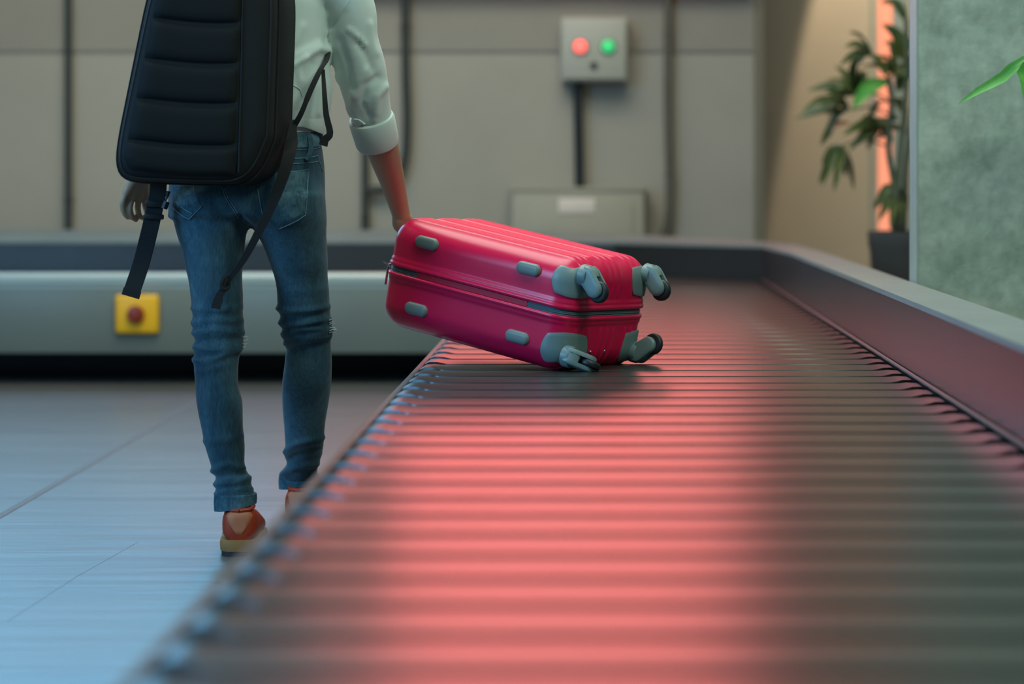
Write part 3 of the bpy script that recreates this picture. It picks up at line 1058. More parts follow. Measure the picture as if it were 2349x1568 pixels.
# ------------------------------------------------------------------ person
M['skin'] = material('skin', srgb(172, 142, 116), rough=0.5, spec=0.4, var=0.07, var_scale=9)
M['hair'] = material('dark_hair', srgb(26, 20, 18), rough=0.45, bump=0.4, bump_scale=120, stretch=(6, 6, 1))
M['shirt'] = material('pale_mint_cotton', srgb(210, 224, 217), rough=0.85, spec=0.2, var=0.02, var_scale=14, bump=0.12, bump_scale=500, sheen=0.2)
M['under'] = material('white_undershirt', srgb(228, 236, 232), rough=0.9, bump=0.3, bump_scale=260)
M['denim'] = material('blue_denim', srgb(30, 56, 70), rough=0.9, spec=0.15, color2=srgb(72, 106, 120), var_scale=9, fine=(150, 0.22, (1.6, 1.6, 0.35)), bump=0.25, bump_scale=700, stretch=(1, 1, 0.45), sheen=0.15)
M['denim_light'] = material('faded_denim_seam', srgb(104, 136, 150), rough=0.9, spec=0.1, var=0.2, var_scale=120)
M['denim_patch'] = material('denim_pocket', srgb(44, 74, 88), rough=0.9, spec=0.12, color2=srgb(92, 124, 138), var_scale=26, fine=(150, 0.22, (1.6, 1.6, 0.35)), bump=0.25, bump_scale=700)
M['shoe'] = material('rust_leather', srgb(172, 58, 30), rough=0.5, var=0.12, var_scale=14)
M['shoe_tan'] = material('tan_heel_leather', srgb(192, 112, 76), rough=0.6, var=0.08, var_scale=30, bump=0.2, bump_scale=300)
M['sole'] = material('tan_crepe_sole', srgb(158, 112, 62), rough=0.7, var=0.15, var_scale=10)
M['sole_dark'] = material('dark_outsole', srgb(52, 38, 44), rough=0.7)
M['thread'] = material('pale_thread', srgb(190, 196, 190), rough=0.9)


def c1(x, y):
    return 240 + x * 0.30651, y * 0.30651


def c2(x, y):
    return 240 + x * 0.30651, 400 + y * 0.30651


def c5(x, y):
    return 380 + x * 0.33155, 800 + y * 0.33155


def c6(x, y):
    return 260 + x * 0.22953, 380 + y * 0.22953


BY = 5.50   # body axis distance


def rows(tab, Yf, ratio, shrink=0.0, n=36, p=2.15, dense=64):
    """horizontal elliptic rings from photo edges (y, x left, x right); Yf(t) distance, ratio(t) depth/width"""
    out = []
    T = smooth_path(tab, dense)
    for i, (y, xl, xr) in enumerate(T):
        t = i / (dense - 1)
        Y = Yf(t)
        c = at((xl + xr) / 2, y, Y)
        rx = (xr - xl) / 2 * Y / F - shrink
        out.append(ellipse_ring(c.x, c.y, c.z, rx, rx * ratio(t), n, p))
    return out


hip_tab = [(300, 419, 729), (310, 414, 732), (337, 404, 738), (368, 397, 743), (418, 391, 745), (450, 389, 747), (480, 389, 748), (500, 394, 746), (516, 425, 722)]
ll_tab = [(440, 394, 560), (470, 391, 570), (505, 400, 568), (530, 406, 566), (559, 414.7, 561), (600, 424, 557), (639, 433, 555.5), (706, 441, 557), (740, 443, 559), (762, 444, 560),
          (800, 446, 555), (826, 444.5, 546), (878, 447.5, 546.5), (916, 450, 555), (959, 458, 557), (992, 465, 557), (1032, 473, 561), (1072, 486, 562), (1095, 492, 575), (1115, 497, 577), (1131, 495, 584), (1150, 496, 584)]
rl_tab = [(440, 580, 744), (470, 570, 747), (505, 574, 749), (522, 580, 749), (559, 603, 750), (608, 620, 751.5), (633, 629, 752), (667, 635, 754), (706, 638.5, 757), (737, 643, 761), (765, 648, 761),
          (795, 655, 759), (833, 654, 761), (860, 650, 760), (883, 648.5, 759.6), (909, 647, 756), (942, 649, 751), (979, 652, 745), (1025, 655, 742), (1039, 651, 741), (1058, 656, 733), (1070, 654, 730), (1088, 645, 728), (1108, 648, 726)]
LY = lambda t: BY - 0.025 - 0.035 * t - 0.012 * math.sin(math.pi * t)
RY = lambda t: BY - 0.025 + 0.335 * t ** 1.2


def leg_ratio(t):
    return float(np.interp(t, [0, .15, .35, .5, .65, .85, 1], [1.22, 1.16, 1.06, 1.03, 1.12, 1.0, 1.08]))


def hip_ring_set(shrink=0.0):
    out = []
    T = smooth_path(hip_tab, 26)
    for i, (y, xl, xr) in enumerate(T):
        t = i / 25
        c = at((xl + xr) / 2, y, BY)
        rx = (xr - xl) / 2 * BY / F - shrink
        front = float(np.interp(t, [0, .5, 1], [.095, .105, .090])) - shrink
        back = float(np.interp(t, [0, .3, .65, .85, 1], [.095, .112, .134, .122, .07])) - shrink
        out.append(ellipse_ring(c.x, BY, c.z, rx, front, 48, 2.2, ryb=back))
    return out


person = empty('person', (-0.80, BY, 0), 'person in mint shirt and blue jeans walking away with red suitcase', 'person')

# --- jeans: hips and both legs as one skin
g = Geo().add(*loft(hip_ring_set()))
g.add(*loft(rows(ll_tab, LY, leg_ratio)))
g.add(*loft(rows(rl_tab, RY, leg_ratio)))
jm = remeshed(g, 0.0062, 7)
L_ = lambda pts, w, a, f=c2: ([f(*q) for q in pts], w, a)
folds(jm, [
    # behind the left knee
    L_([(655, 1000), (760, 1020), (1035, 990)], 6, .0045), L_([(660, 1110), (780, 1085), (1030, 1095)], 7, .006), L_([(668, 1185), (850, 1160), (1040, 1185)], 6, .006),
    L_([(672, 1290), (800, 1312), (1020, 1285)], 8, .006), L_([(668, 1385), (760, 1402), (900, 1345), (1000, 1310)], 6, .006), L_([(700, 1480), (850, 1440), (985, 1400)], 7, .003),
    L_([(760, 1050), (1000, 1055)], 5, -.003), L_([(680, 1240), (1000, 1235)], 7, -.005), L_([(680, 1345), (850, 1345)], 6, -.004),
    # behind the right knee
    L_([(1300, 1000), (1400, 1022), (1560, 1012), (1685, 985)], 6, .006), L_([(1318, 1108), (1420, 1125), (1600, 1092), (1690, 1085)], 6, .007), L_([(1330, 1190), (1480, 1150), (1690, 1155)], 5, .006),
    L_([(1345, 1215), (1500, 1212), (1690, 1165)], 5, .005), L_([(1350, 1265), (1450, 1252), (1690, 1200)], 6, .006), L_([(1310, 1055), (1480, 1065), (1680, 1040)], 7, -.005),
    L_([(1340, 1320), (1480, 1300), (1680, 1260)], 7, -.004), L_([(1330, 1160), (1450, 1140), (1600, 1125)], 4, -.004), L_([(1380, 880), (1650, 860)], 10, .002),
    # ankles
    L_([(320, 845), (420, 800), (545, 825)], 6, .006, c5), L_([(350, 935), (470, 925), (600, 885)], 7, .008, c5), L_([(345, 1000), (450, 975), (605, 965)], 5, .006, c5), L_([(340, 890), (470, 870), (560, 850)], 6, -.006, c5),
    L_([(260, 640), (400, 640), (540, 600)], 7, .003, c5), L_([(815, 715), (900, 655), (1090, 610)], 6, .006, c5), L_([(800, 870), (900, 812), (1080, 790)], 7, .007, c5), L_([(830, 790), (900, 740), (1080, 700)], 7, -.005, c5),
    # seat
    L_([(740, 548), (1000, 560), (1250, 530)], 9, -.006, c6), L_([(600, 380), (720, 450), (800, 490)], 5, .003, c6), L_([(560, 500), (640, 520), (740, 510)], 6, .004, c6),
    L_([(880, 80), (930, 200), (1010, 330)], 5, -.003), L_([(1010, 330), (1065, 380)], 8, -.008),
    L_([(1180, 300), (1300, 380), (1500, 300)], 10, .003), L_([(1560, 60), (1590, 300)], 8, .002),
])
noise_disp(jm, 0.0022, 11, (1, 1, 1.6))
jeans = link('jeans', jm, M['denim'], person, sharp=None)
tag(jeans, 'faded blue skinny jeans')
jb = bvh_of(jm)


def jpart(name, geo, mat=None):
    return mobj(name, geo, mat or M['denim_light'], jeans)


g = Geo()
c8 = lambda x, y: (640 + x * 0.16588, 280 + y * 0.16582)     # fine crop of the right hip
for pts in ([(60, 695), (230, 685), (270, 680), (410, 650)], [(410, 660), (395, 850), (380, 1100), (362, 1285)], [(0, 1330), (100, 1270), (250, 1150), (390, 1020)], [(362, 1285), (250, 1360), (100, 1430), (0, 1470)],
            [(272, 690), (262, 900), (250, 1130)], [(30, 870), (120, 880), (215, 900)], [(395, 690), (385, 1020)]):
    g.add(*seam(jb, [c8(*q) for q in pts], 0.0011))
for pts in ([(130, 505), (300, 500), (420, 488), (535, 465)], [(120, 580), (300, 570), (430, 560), (535, 545)], [(170, 380), (300, 380), (430, 372), (560, 355)], [(535, 465), (560, 560), (600, 680)]):
    g.add(*seam(jb, [c8(*q) for q in pts], 0.0010))
for pts in ([(800, 180), (812, 280), (835, 350)], [(620, 360), (720, 440), (790, 475)], [(890, 400), (820, 470), (755, 530)], [(600, 420), (680, 490), (755, 530)], [(1090, 225), (1130, 330), (1250, 520)], [(1110, 225), (1155, 330), (1262, 500)]):
    g.add(*seam(jb, [c6(*q) for q in pts], 0.0011))
g.add(*seam(jb, [c2(1145, 110), c2(1165, 220), c2(1185, 320)], 0.0010))
jpart('stitching', g)['kind'] = 'stuff'
jpart('back_pocket', Geo().add(*patch(jb, [c8(-60, 700), c8(400, 655), c8(365, 1250), c8(-40, 1440)], off=0.0022)), M['denim_patch'])
jpart('back_pocket', Geo().add(*patch(jb, [c6(590, 190), c6(800, 180), c6(880, 410), c6(640, 420)], off=0.0022)), M['denim_patch'])
# waistband and belt loop
jpart('waistband', Geo().add(*patch(jb, [(668, 304), (731, 303), (737, 338), (668, 342)], off=0.003)), M['denim_patch'])
lp = [on_surface(jb, *c8(x, y), o) for x, y, o in ((385, 165, .004), (400, 250, .009), (402, 350, .010), (395, 430, .008), (372, 505, .004), (345, 520, .003))]
jpart('belt_loop', Geo().add(*ribbon(smooth_path(lp, 12), 0.011, 0.003, (1, 0, 0.1))), M['denim_patch'])
# hems
for tab, Yf, tt in ((ll_tab, LY, (496, 584, 1130, 1162, 1140)), (rl_tab, RY, (644, 728, 1086, 1112, 1094))):
    xl, xr, y0, y1, y1r = tt
    Y = Yf(1.0)
    rings = []
    for k, yy in enumerate((y0, y0 + 2, (y0 + y1) / 2, y1, y1 + 1)):
        c = at((xl + xr) / 2, yy, Y)
        rx = (xr - xl) / 2 * Y / F + (0.001, 0.004, 0.005, 0.004, -0.003)[k]
        tilt = (yy - y0) / (y1 - y0)
        ring = ellipse_ring(c.x, Y, c.z, rx, rx * 1.1, 36, 2.1)
        ring = [(a, b, z + (a - c.x) / rx * 0.008 * tilt) for a, b, z in ring]
        rings.append(ring)
    jpart('hem', Geo().add(*loft(rings, True)), M['denim_patch'])
# torn knee threads
g = Geo()
for (x, y) in ((1700, 1090), (1715, 1120), (1725, 1150), (1730, 1170), (1710, 1185), (1695, 1180), (1705, 1110)):
    a = on_surface(jb, *c2(1680, y), 0.001)
    b = at(*c2(x + 6, y + random.uniform(-8, 8)), a.y + 0.01)
    g.add(*tube(smooth_path([a, (a + b) / 2 + Vector((0, 0, .002)), b], 6), 0.0009, 5))
for (x, y) in ((1062, 1210), (1068, 1240), (1060, 1265), (1050, 1290), (1056, 1225)):
    a = on_surface(jb, *c2(1030, y), 0.001)
    b = at(*c2(x + 8, y + random.uniform(-8, 8)), a.y + 0.01)
    g.add(*tube(smooth_path([a, (a + b) / 2 + Vector((0, 0, -.002)), b], 6), 0.0009, 5))
jpart('torn_threads', g, M['thread'])['kind'] = 'stuff'

# --- shirt: torso and both sleeves as one skin
sh_tab = [(-78, 505, 640), (-68, 455, 690), (-40, 410, 735), (0, 396, 752), (60, 392, 752), (122, 394, 752), (160, 392, 757), (199, 388, 763), (245, 391, 758), (275, 398, 752), (288, 404, 744)]
g = Geo()
T = smooth_path(sh_tab, 40)
rings = []
for i, (y, xl, xr) in enumerate(T):
    t = i / 39
    c = at((xl + xr) / 2, y, BY)
    rx = (xr - xl) / 2 * BY / F
    d = float(np.interp(t, [0, .1, .3, .7, 1], [.05, .085, .112, .115, .110]))
    rings.append(ellipse_ring(c.x, BY, c.z, rx, d, 48, 2.2))
g.add(*loft(rings))
sl = [(700, -40, 5.50, 60), (770, -30, 5.50, 63), (803, 30, 5.51, 61), (812, 90, 5.52, 57), (827, 150, 5.54, 57), (840, 205, 5.56, 52), (852, 255, 5.585, 46), (860, 290, 5.605, 46)]
P4 = smooth_path([(*at(x, y, Y), r * Y / F) for x, y, Y, r in sl], 36)
g.add(*tube([q[:3] for q in P4], [q[3] for q in P4], 36))
slL = [(-0.92, 5.50, 1.285, .058), (-0.955, 5.50, 1.27, .060), (-0.972, 5.50, 1.20, .055), (-0.978, 5.49, 1.10, .050), (-0.985, 5.49, 1.03, .048)]
P4 = smooth_path(slL, 24)
g.add(*tube([q[:3] for q in P4], [q[3] for q in P4], 32))
sm_ = remeshed(g, 0.0062, 5)
S_ = lambda pts, w, a: ([c1(*q) for q in pts], w, a)
folds(sm_, [
    S_([(1660, 380), (1600, 370), (1500, 430), (1395, 500)], 8, .010), S_([(1600, 330), (1480, 390), (1390, 440)], 8, .006), S_([(1650, 300), (1700, 200), (1800, 90)], 5, -.003),
    S_([(1500, 440), (1460, 540), (1470, 640)], 7, .006), S_([(1480, 640), (1470, 760), (1440, 860)], 7, -.005), S_([(1600, 560), (1610, 700), (1600, 850)], 6, .005), S_([(1560, 480), (1530, 640), (1500, 760)], 6, -.005),
    S_([(1690, 240), (1690, 420), (1740, 600)], 8, .006), S_([(1760, 300), (1820, 480), (1840, 640)], 9, -.005), S_([(1830, 220), (1900, 280), (1950, 340)], 6, .005),
    S_([(1900, 330), (1960, 420), (2000, 520)], 9, -.006), S_([(1860, 700), (1850, 800), (1900, 900)], 8, .006), S_([(1960, 520), (1900, 620), (1880, 720)], 8, .006),
    S_([(2040, 580), (1960, 640), (1930, 740), (1990, 860)], 9, -.007), S_([(2100, 650), (2040, 720), (2030, 850)], 8, .007), S_([(1950, 760), (1990, 840), (2020, 900)], 6, .005),
    S_([(1750, 560), (1800, 720), (1850, 860)], 5, .005), S_([(1390, 330), (1430, 300), (1480, 200)], 9, .003), S_([(1990, 180), (2000, 300), (2030, 400)], 8, .004),
])
noise_disp(sm_, 0.003, 8, (1, 1, 1))
shirt = link('shirt', sm_, M['shirt'], person, sharp=None)
tag(shirt, 'pale mint long sleeved shirt with rolled sleeves')
sb = bvh_of(sm_)
mobj('seam', Geo().add(*seam(sb, [c1(1830, 0), c1(1760, 110), c1(1700, 210), c1(1680, 270)], 0.0009)).add(*seam(sb, [c1(1385, 630), c1(1450, 660), c1(1480, 720)], 0.0008)), M['shirt'], shirt)
# loose shirt tail over the hip
rings = []
for yy, xl, xr, d in ((285, 398, 752, .112), (300, 402, 749, .113), (318, 408, 745, .112), (322, 413, 743, .109), (318, 416, 740, .106), (290, 416, 740, .105)):
    c = at((xl + xr) / 2, yy, BY)
    ring = ellipse_ring(c.x, BY, c.z, (xr - xl) / 2 * BY / F, d, 60, 2.2)
    ring = [(a, b, z + (0.030 * math.exp(-((a - (c.x + 0.115)) / 0.055) ** 2) if b < BY else 0)) for a, b, z in ring]
    rings.append(ring)
mobj('shirt_tail', Geo().add(*loft(rings, False)), M['shirt'], shirt)
rings = []
for yy, xl, xr, d in ((270, 424, 724, .096), (292, 424, 724, .097), (304, 420, 729, .101), (303, 424, 725, .097), (285, 426, 722, .092)):
    c = at((xl + xr) / 2, yy, BY)
    rings.append(ellipse_ring(c.x, BY, c.z, (xr - xl) / 2 * BY / F, d, 60, 2.2))
mobj('undershirt_hem', Geo().add(*loft(rings, False)), M['under'], shirt)
# rolled cuffs
def cuff(p0, p1, r0, r1):
    p0, p1 = Vector(p0), Vector(p1)
    P, R = [], []
    for t, k in ((-.04, .88), (0, .99), (.12, 1.05), (.5, 1.05), (.88, 1.04), (1.0, .98), (1.03, .90), (0.9, .84)):
        P.append(p0 + (p1 - p0) * t)
        R.append((r0 + (r1 - r0) * t) * k)
    t = (p1 - p0).normalized()
    a = t.cross(Vector((0, 1, 0))).normalized()
    b = t.cross(a)
    rg = []
    for q, r in zip(P, R):
        rg.append([q + (a * math.cos(2 * math.pi * k / 40) + b * math.sin(2 * math.pi * k / 40)) * (r * (1 + 0.02 * math.sin(3 * 2 * math.pi * k / 40))) for k in range(40)])
    return loft(rg, False)
cf = mobj('rolled_cuff', Geo().add(*cuff(at(851, 268, 5.59), at(867, 330, 5.63), 51 * 5.6 / F, 48 * 5.6 / F)), M['shirt'], shirt)
mobj('rolled_cuff', Geo().add(*cuff((-0.984, 5.49, 1.06), (-0.988, 5.49, 1.00), .051, .049)), M['shirt'], shirt)
cb = BVHTree.FromPolygons([v.co.copy() for v in sm_.vertices] + [v.co.copy() for v in cf.data.vertices], [tuple(p.vertices) for p in sm_.polygons] + [tuple(i + len(sm_.vertices) for i in p.vertices) for p in cf.data.polygons])
mobj('cuff_flap', Geo().add(*patch(cb, [c1(1856, 880), c1(1905, 890), c1(1960, 925), c1(1850, 950)], off=0.004)), M['shirt'], shirt)

# --- body: one continuous skin (head, torso, arms, hands, legs, feet)
g = Geo()
g.add(*loft([[(x, y, z) for x, y, z in r] for r in hip_ring_set(0.024)[:-6]]))
g.add(*loft(rows(ll_tab[:-1] + [(1215, 508, 583)], LY, leg_ratio, 0.013, 28)))
g.add(*loft(rows(rl_tab[:-1] + [(1185, 655, 722)], RY, leg_ratio, 0.013, 28)))
rings = []
for i, (y, xl, xr) in enumerate(T[1:]):
    c = at((xl + xr) / 2, y, BY)
    rx = (xr - xl) / 2 * BY / F - 0.016
    d = float(np.interp(i / 39, [0, .1, .3, .7, 1], [.05, .075, .095, .095, .088]))
    rings.append(ellipse_ring(c.x, BY, c.z, rx, d, 40, 2.2))
g.add(*loft(rings))
BXc = -0.795
# neck and head (above the frame)
g.add(*tube([(BXc, BY, 1.27), (BXc, BY + .01, 1.36), (BXc, BY + .02, 1.44)], [.060, .052, .052], 24))
hd = []
for z, rx, ryf, ryb, yo in ((1.385, .030, .060, .02, .03), (1.40, .045, .078, .045, .03), (1.43, .060, .085, .075, .025), (1.47, .070, .088, .090, .02), (1.52, .075, .088, .098, .02), (1.56, .073, .084, .095, .015),
                            (1.59, .062, .070, .080, .012), (1.61, .042, .048, .055, .01), (1.618, .015, .02, .02, .01)):
    hd.append(ellipse_ring(BXc, BY + yo, z, rx, ryf, 36, 2.1, ryb=ryb))
g.add(*loft(hd))
g.add(*loft([ellipse_ring(BXc, BY + .105 + d, z, w, .014, 14) for z, w, d in ((1.525, .008, -.004), (1.50, .010, .004), (1.478, .014, .012), (1.470, .013, .008), (1.462, .006, 0))]))   # nose
g.add(*tube([(BXc - .022, BY + .098, 1.437), (BXc, BY + .108, 1.436), (BXc + .022, BY + .098, 1.437)], [.005, .008, .005], 10))   # lips
for s in (-1, 1):
    g.add(*loft([ellipse_ring(BXc + s * (.072 + a), BY + .01, z, .008, w, 14) for z, w, a in ((1.465, .006, 0), (1.48, .013, .004), (1.505, .019, .008), (1.525, .017, .008), (1.535, .008, .004))]))


def fingers(knuckles, chains, rads):
    for k, ch in zip(knuckles, chains):
        pts = smooth_path([k] + ch, 12)
        g.add(*tube(pts, list(np.linspace(rads[0], rads[1], 12)), 12))


# right arm reaching to the suitcase handle
WR = at(922, 500, 5.86)
arm = [(*at(775, -25, 5.50), .046), (*at(810, 70, 5.515), .043), (*at(835, 180, 5.55), .039), (*at(854, 262, 5.59), .038), (*at(872, 320, 5.64), .0385), (*at(885, 365, 5.70), .036), (*at(900, 415, 5.77), .0300), (*at(913, 465, 5.83), .0245), (*WR, .0215)]
P4 = smooth_path(arm, 40)
g.add(*tube([q[:3] for q in P4], [q[3] for q in P4], 24, rx=None))
BARC = SMAT @ Vector((-HU - 0.040, 0.0, 0.038))
bv = sv.copy()                  # bar direction, away from the lens
out = -su                        # out of the suitcase end
upv = sw_
PALM = BARC + out * 0.022 + upv * 0.022
palm_pts = [WR, WR.lerp(PALM, 0.4) + out * 0.004, PALM + upv * 0.012, BARC + out * 0.027 + upv * 0.002]
for off, r0 in ((-0.026, .015), (-0.009, .0165), (0.009, .0165), (0.026, .015)):
    pts = [p.lerp(p + bv * off, min(1, 0.35 + i * 0.3)) for i, p in enumerate(palm_pts)]
    g.add(*tube(smooth_path(pts, 12), list(np.linspace(.019, r0, 12)), 14))
for off, ln in ((-0.028, .92), (-0.009, 1.0), (0.010, .97), (0.028, .82)):
    b0 = BARC + bv * off
    k = [b0 + out * 0.026 + upv * 0.000, b0 + out * 0.019 - upv * 0.016 * ln, b0 - out * 0.002 - upv * 0.023 * ln, b0 - out * 0.020 * ln - upv * 0.012, b0 - out * 0.022 * ln + upv * 0.002]
    g.add(*tube(smooth_path(k, 14), list(np.linspace(.0092, .0072, 14)), 12))
b0 = BARC - bv * 0.030
g.add(*tube(smooth_path([PALM - bv * 0.020 + upv * 0.020, b0 + upv * 0.028 + out * 0.006, b0 + upv * 0.021 - out * 0.012 + bv * 0.012, b0 + upv * 0.010 - out * 0.022 + bv * 0.022], 14), list(np.linspace(.0125, .0080, 14)), 12))
# left arm hanging, relaxed hand below the backpack
arm = [(-0.94, 5.50, 1.275, .045), (-0.968, 5.50, 1.20, .042), (-0.978, 5.49, 1.10, .038), (-0.988, 5.49, 1.02, .036), (-1.000, 5.50, .96, .034), (-1.022, 5.51, .90, .0265), (-1.034, 5.515, .865, .0225)]
P4 = smooth_path(arm, 36)
g.add(*tube([q[:3] for q in P4], [q[3] for q in P4], 24))
hand = lambda px, py, Y=5.515: at(px, py, Y)
wl = Vector((-1.034, 5.515, .865))
kn = [hand(287, 448, 5.495), hand(302, 455, 5.51), hand(318, 457, 5.525), hand(333, 452, 5.54)]
for k in kn:
    g.add(*tube(smooth_path([wl, wl.lerp(k, .5) + Vector((-0.004, 0, 0)), k], 12), [.018, .0175, .017, .0165, .016, .0155, .015, .014, .013, .0118, .0105, .0092], 14))
ch = [[hand(281, 468, 5.492), hand(285, 488, 5.50), hand(295, 500, 5.515)], [hand(298, 478, 5.50), hand(303, 497, 5.512), hand(314, 505, 5.53)],
      [hand(316, 478, 5.52), hand(320, 495, 5.532), hand(331, 501, 5.55)], [hand(333, 472, 5.54), hand(337, 486, 5.55), hand(345, 490, 5.565)]]
fingers(kn, ch, (.0078, .0062))
g.add(*tube(smooth_path([wl + Vector((.008, .012, -.01)), hand(332, 435, 5.56), hand(338, 458, 5.575), hand(340, 474, 5.58)], 14), list(np.linspace(.0135, .0082, 14)), 12))
# feet inside the shoes
for fx, fy in ((-0.805, LY(1.0)), (-0.7075, RY(1.0))):
    g.add(*loft([ellipse_ring(fx + .01 * d, fy + d, z, w, .045, 20) for d, z, w in ((0, .10, .030), (.01, .06, .032), (.05, .05, .034))]))
bm_ = remeshed(g, 0.0034, 3)
body = link('body', bm_, M['skin'], person, sharp=None)
# eyes and hair
for s in (-1, 1):
    mobj('eye', Geo().add(*loft([ellipse_ring(BXc + s * .030, BY + .096, z, w, w * .8, 14) for z, w in ((1.498, .003), (1.502, .009), (1.507, .011), (1.512, .009), (1.516, .003))])), M['white'], body)
hr = []
for z, rx, ryf, ryb, yo in ((1.40, .040, .02, .052, -.010), (1.43, .066, .02, .086, .0), (1.47, .078, .03, .102, .005), (1.52, .083, .05, .110, .008), (1.56, .081, .085, .108, .010), (1.595, .070, .078, .092, .008), (1.62, .048, .055, .064, .006), (1.632, .018, .02, .025, .005)):
    hr.append(ellipse_ring(BXc, BY + yo, z, rx, ryf, 36, 2.1, ryb=ryb))
mobj('hair', Geo().add(*loft(hr)).add(*lathe([(.012, -.04), (.036, -.028), (.046, 0), (.036, .028), (.012, .04)], (BXc, BY - .125, 1.53), 24)), M['hair'], person)


# --- shoes
def shoe(cx, heel_y, yawz, label):
    R = Matrix.Translation((cx, heel_y, 0)) @ Matrix.Rotation(yawz, 4, 'Z')
    tr = lambda pts: [tuple(R @ Vector(q)) for q in pts]
    n = 36

    def ring(y, w, z0, z1, p=3.4, top=0.45):
        out = []
        for k in range(n):
            a = 2 * math.pi * k / n
            c, s = math.cos(a), math.sin(a)
            x = w * math.copysign(abs(c) ** (2 / p), c) * (1 - (0.22 * top if s > 0 else 0) * max(0, s))
            out.append((x, y, (z0 + z1) / 2 + (z1 - z0) / 2 * math.copysign(abs(s) ** (2 / p), s)))
        return tr(out)
    up = Geo()
    st = [(0.000, .016, .045, .088), (0.004, .028, .034, .098), (0.014, .036, .032, .103), (0.035, .040, .032, .104), (0.06, .041, .032, .100), (0.09, .041, .032, .098), (0.12, .042, .032, .090), (0.15, .045, .032, .078),
          (0.18, .047, .032, .066), (0.205, .044, .032, .058), (0.225, .036, .032, .052), (0.238, .022, .034, .046), (0.242, .010, .036, .042)]
    up.add(*loft([ring(*s) for s in st]))
    root = mobj('shoe', up, M['shoe'], person)
    tag(root, label)
    so = Geo()
    foot = []
    for z, gr in ((.0105, 0.0), (.013, .002), (.030, .003), (.036, .001)):
        pr = []
        for y, w in ((-.003, .024), (.004, .034), (.02, .041), (.06, .043), (.11, .043), (.15, .047), (.19, .048), (.22, .040), (.24, .026), (.247, .010)):
            pr.append((y, w + gr))
        pts = [(w, y, z) for y, w in pr] + [(-w, y, z) for y, w in reversed(pr)]
        foot.append(tr(pts))
    so.add(*loft(foot))
    mobj('midsole', so, M['sole'], root)
    dk = []
    for z in (0.0005, .011):
        pts = [(w, y, z) for y, w in ((-.002, .024), (.004, .033), (.02, .040), (.06, .042), (.11, .042), (.15, .046), (.19, .047), (.22, .039), (.24, .025), (.246, .010))]
        dk.append(tr(pts + [(-x, y, z) for x, y, z in reversed(pts)]))
    mobj('outsole', Geo().add(*loft(dk)), M['sole_dark'], root)
    # heel patch: shield shape on the back of the shoe
    hb = bvh_of(root.data)
    v, f = [], []
    nu, nv = 12, 12
    for j in range(nv + 1):
        b = j / nv
        hw = 0.031 * (1 - 0.80 * b ** 1.6)
        for i in range(nu + 1):
            a = i / nu * 2 - 1
            loc = R @ Vector((a * hw, -0.15, 0.099 - 0.050 * b))
            hit, nn, _, _ = hb.ray_cast(loc, (R.to_3x3() @ Vector((0, 1, 0))))
            if hit is None:
                hit, nn, _, _ = hb.find_nearest(loc)
            v.append(hit + (R.to_3x3() @ Vector((0, -1, 0))) * (0.0022 if abs(a) < 1 and 0 < j < nv else 0.0))
    for j in range(nv):
        for i in range(nu):
            k = j * (nu + 1) + i
            f.append((k, k + 1, k + nu + 2, k + nu + 1))
    mobj('heel_patch', Geo().add(v, f), M['shoe_tan'], root)
    # padded collar
    col = [R @ Vector((x, y, z)) for x, y, z in ((0.0, .004, .101), (.022, .012, .103), (.029, .035, .106), (.027, .065, .104), (.016, .085, .100), (-.016, .085, .100), (-.027, .065, .104), (-.029, .035, .106), (-.022, .012, .103), (0.0, .004, .101))]
    mobj('collar', Geo().add(*tube(smooth_path(col, 44), 0.0045, 8)), M['shoe'], root)
    mobj('lining', Geo().add(*loft([ring_flat(R, .027, z) for z in (.090, .103)])), M['sole_dark'], root)


def ring_flat(R, w, z):
    return [tuple(R @ Vector((w * math.cos(2 * math.pi * k / 24), .042 + .038 * math.sin(2 * math.pi * k / 24), z))) for k in range(24)]


shoe(-0.796, 5.385, math.radians(4), 'rust leather shoe planted beside the carousel')
shoe(-0.7065, 5.735, math.radians(-6), 'rust leather shoe partly hidden by the carousel edge')

# ------------------------------------------------------------------ backpack
M['pack'] = material('black_nylon', srgb(24, 28, 29), rough=0.75, spec=0.3, bump=0.35, bump_scale=500, var=0.08, var_scale=20)
M['pack_panel'] = material('black_padded_nylon', srgb(21, 25, 26), rough=0.8, spec=0.25, bump=0.3, bump_scale=600)
M['pack_strap'] = material('black_webbing', srgb(22, 25, 28), rough=0.8, bump=0.4, bump_scale=400)
M['piping'] = material('dark_piping', srgb(22, 20, 22), rough=0.6)
py_ = math.radians(8)
PM = Matrix.Translation((-0.872, 5.385, 0.828)) @ Matrix.Rotation(py_, 4, 'Z') @ Matrix.Rotation(math.radians(2.0), 4, 'Y')
pack = empty('backpack', None, 'black padded backpack worn on the back of the person', 'backpack', matrix=PM, local=True)
# local frame: x right, -y towards the lens, z up


def pack_outline(inset, y, n=140):
    """rounded outline (x, z) at depth y: leaning left edge, right side drawn in towards the face"""
    h = 0.478
    xr = float(np.interp(-y, [0, 0.03, 0.12, 0.175], [0.186, 0.186, 0.150, 0.136]))
    pts = []
    for k in range(n):
        a = 2 * math.pi * (k + 0.5) / n
        c, s = math.cos(a), math.sin(a)
        p = 7.0
        r = (abs(c) ** p + abs(s) ** p) ** (-1 / p)
        x, z = r * c, r * s
        tz = (z + 1) / 2
        left = -(0.200 * (1 - tz) + 0.122 * tz)
        right = xr - 0.030 * max(0, 0.22 - tz) / 0.22
        m, hw = (left + right) / 2, (right - left) / 2
        pts.append((m + x * (hw - inset), h / 2 + z * (h / 2 - inset)))
    return pts


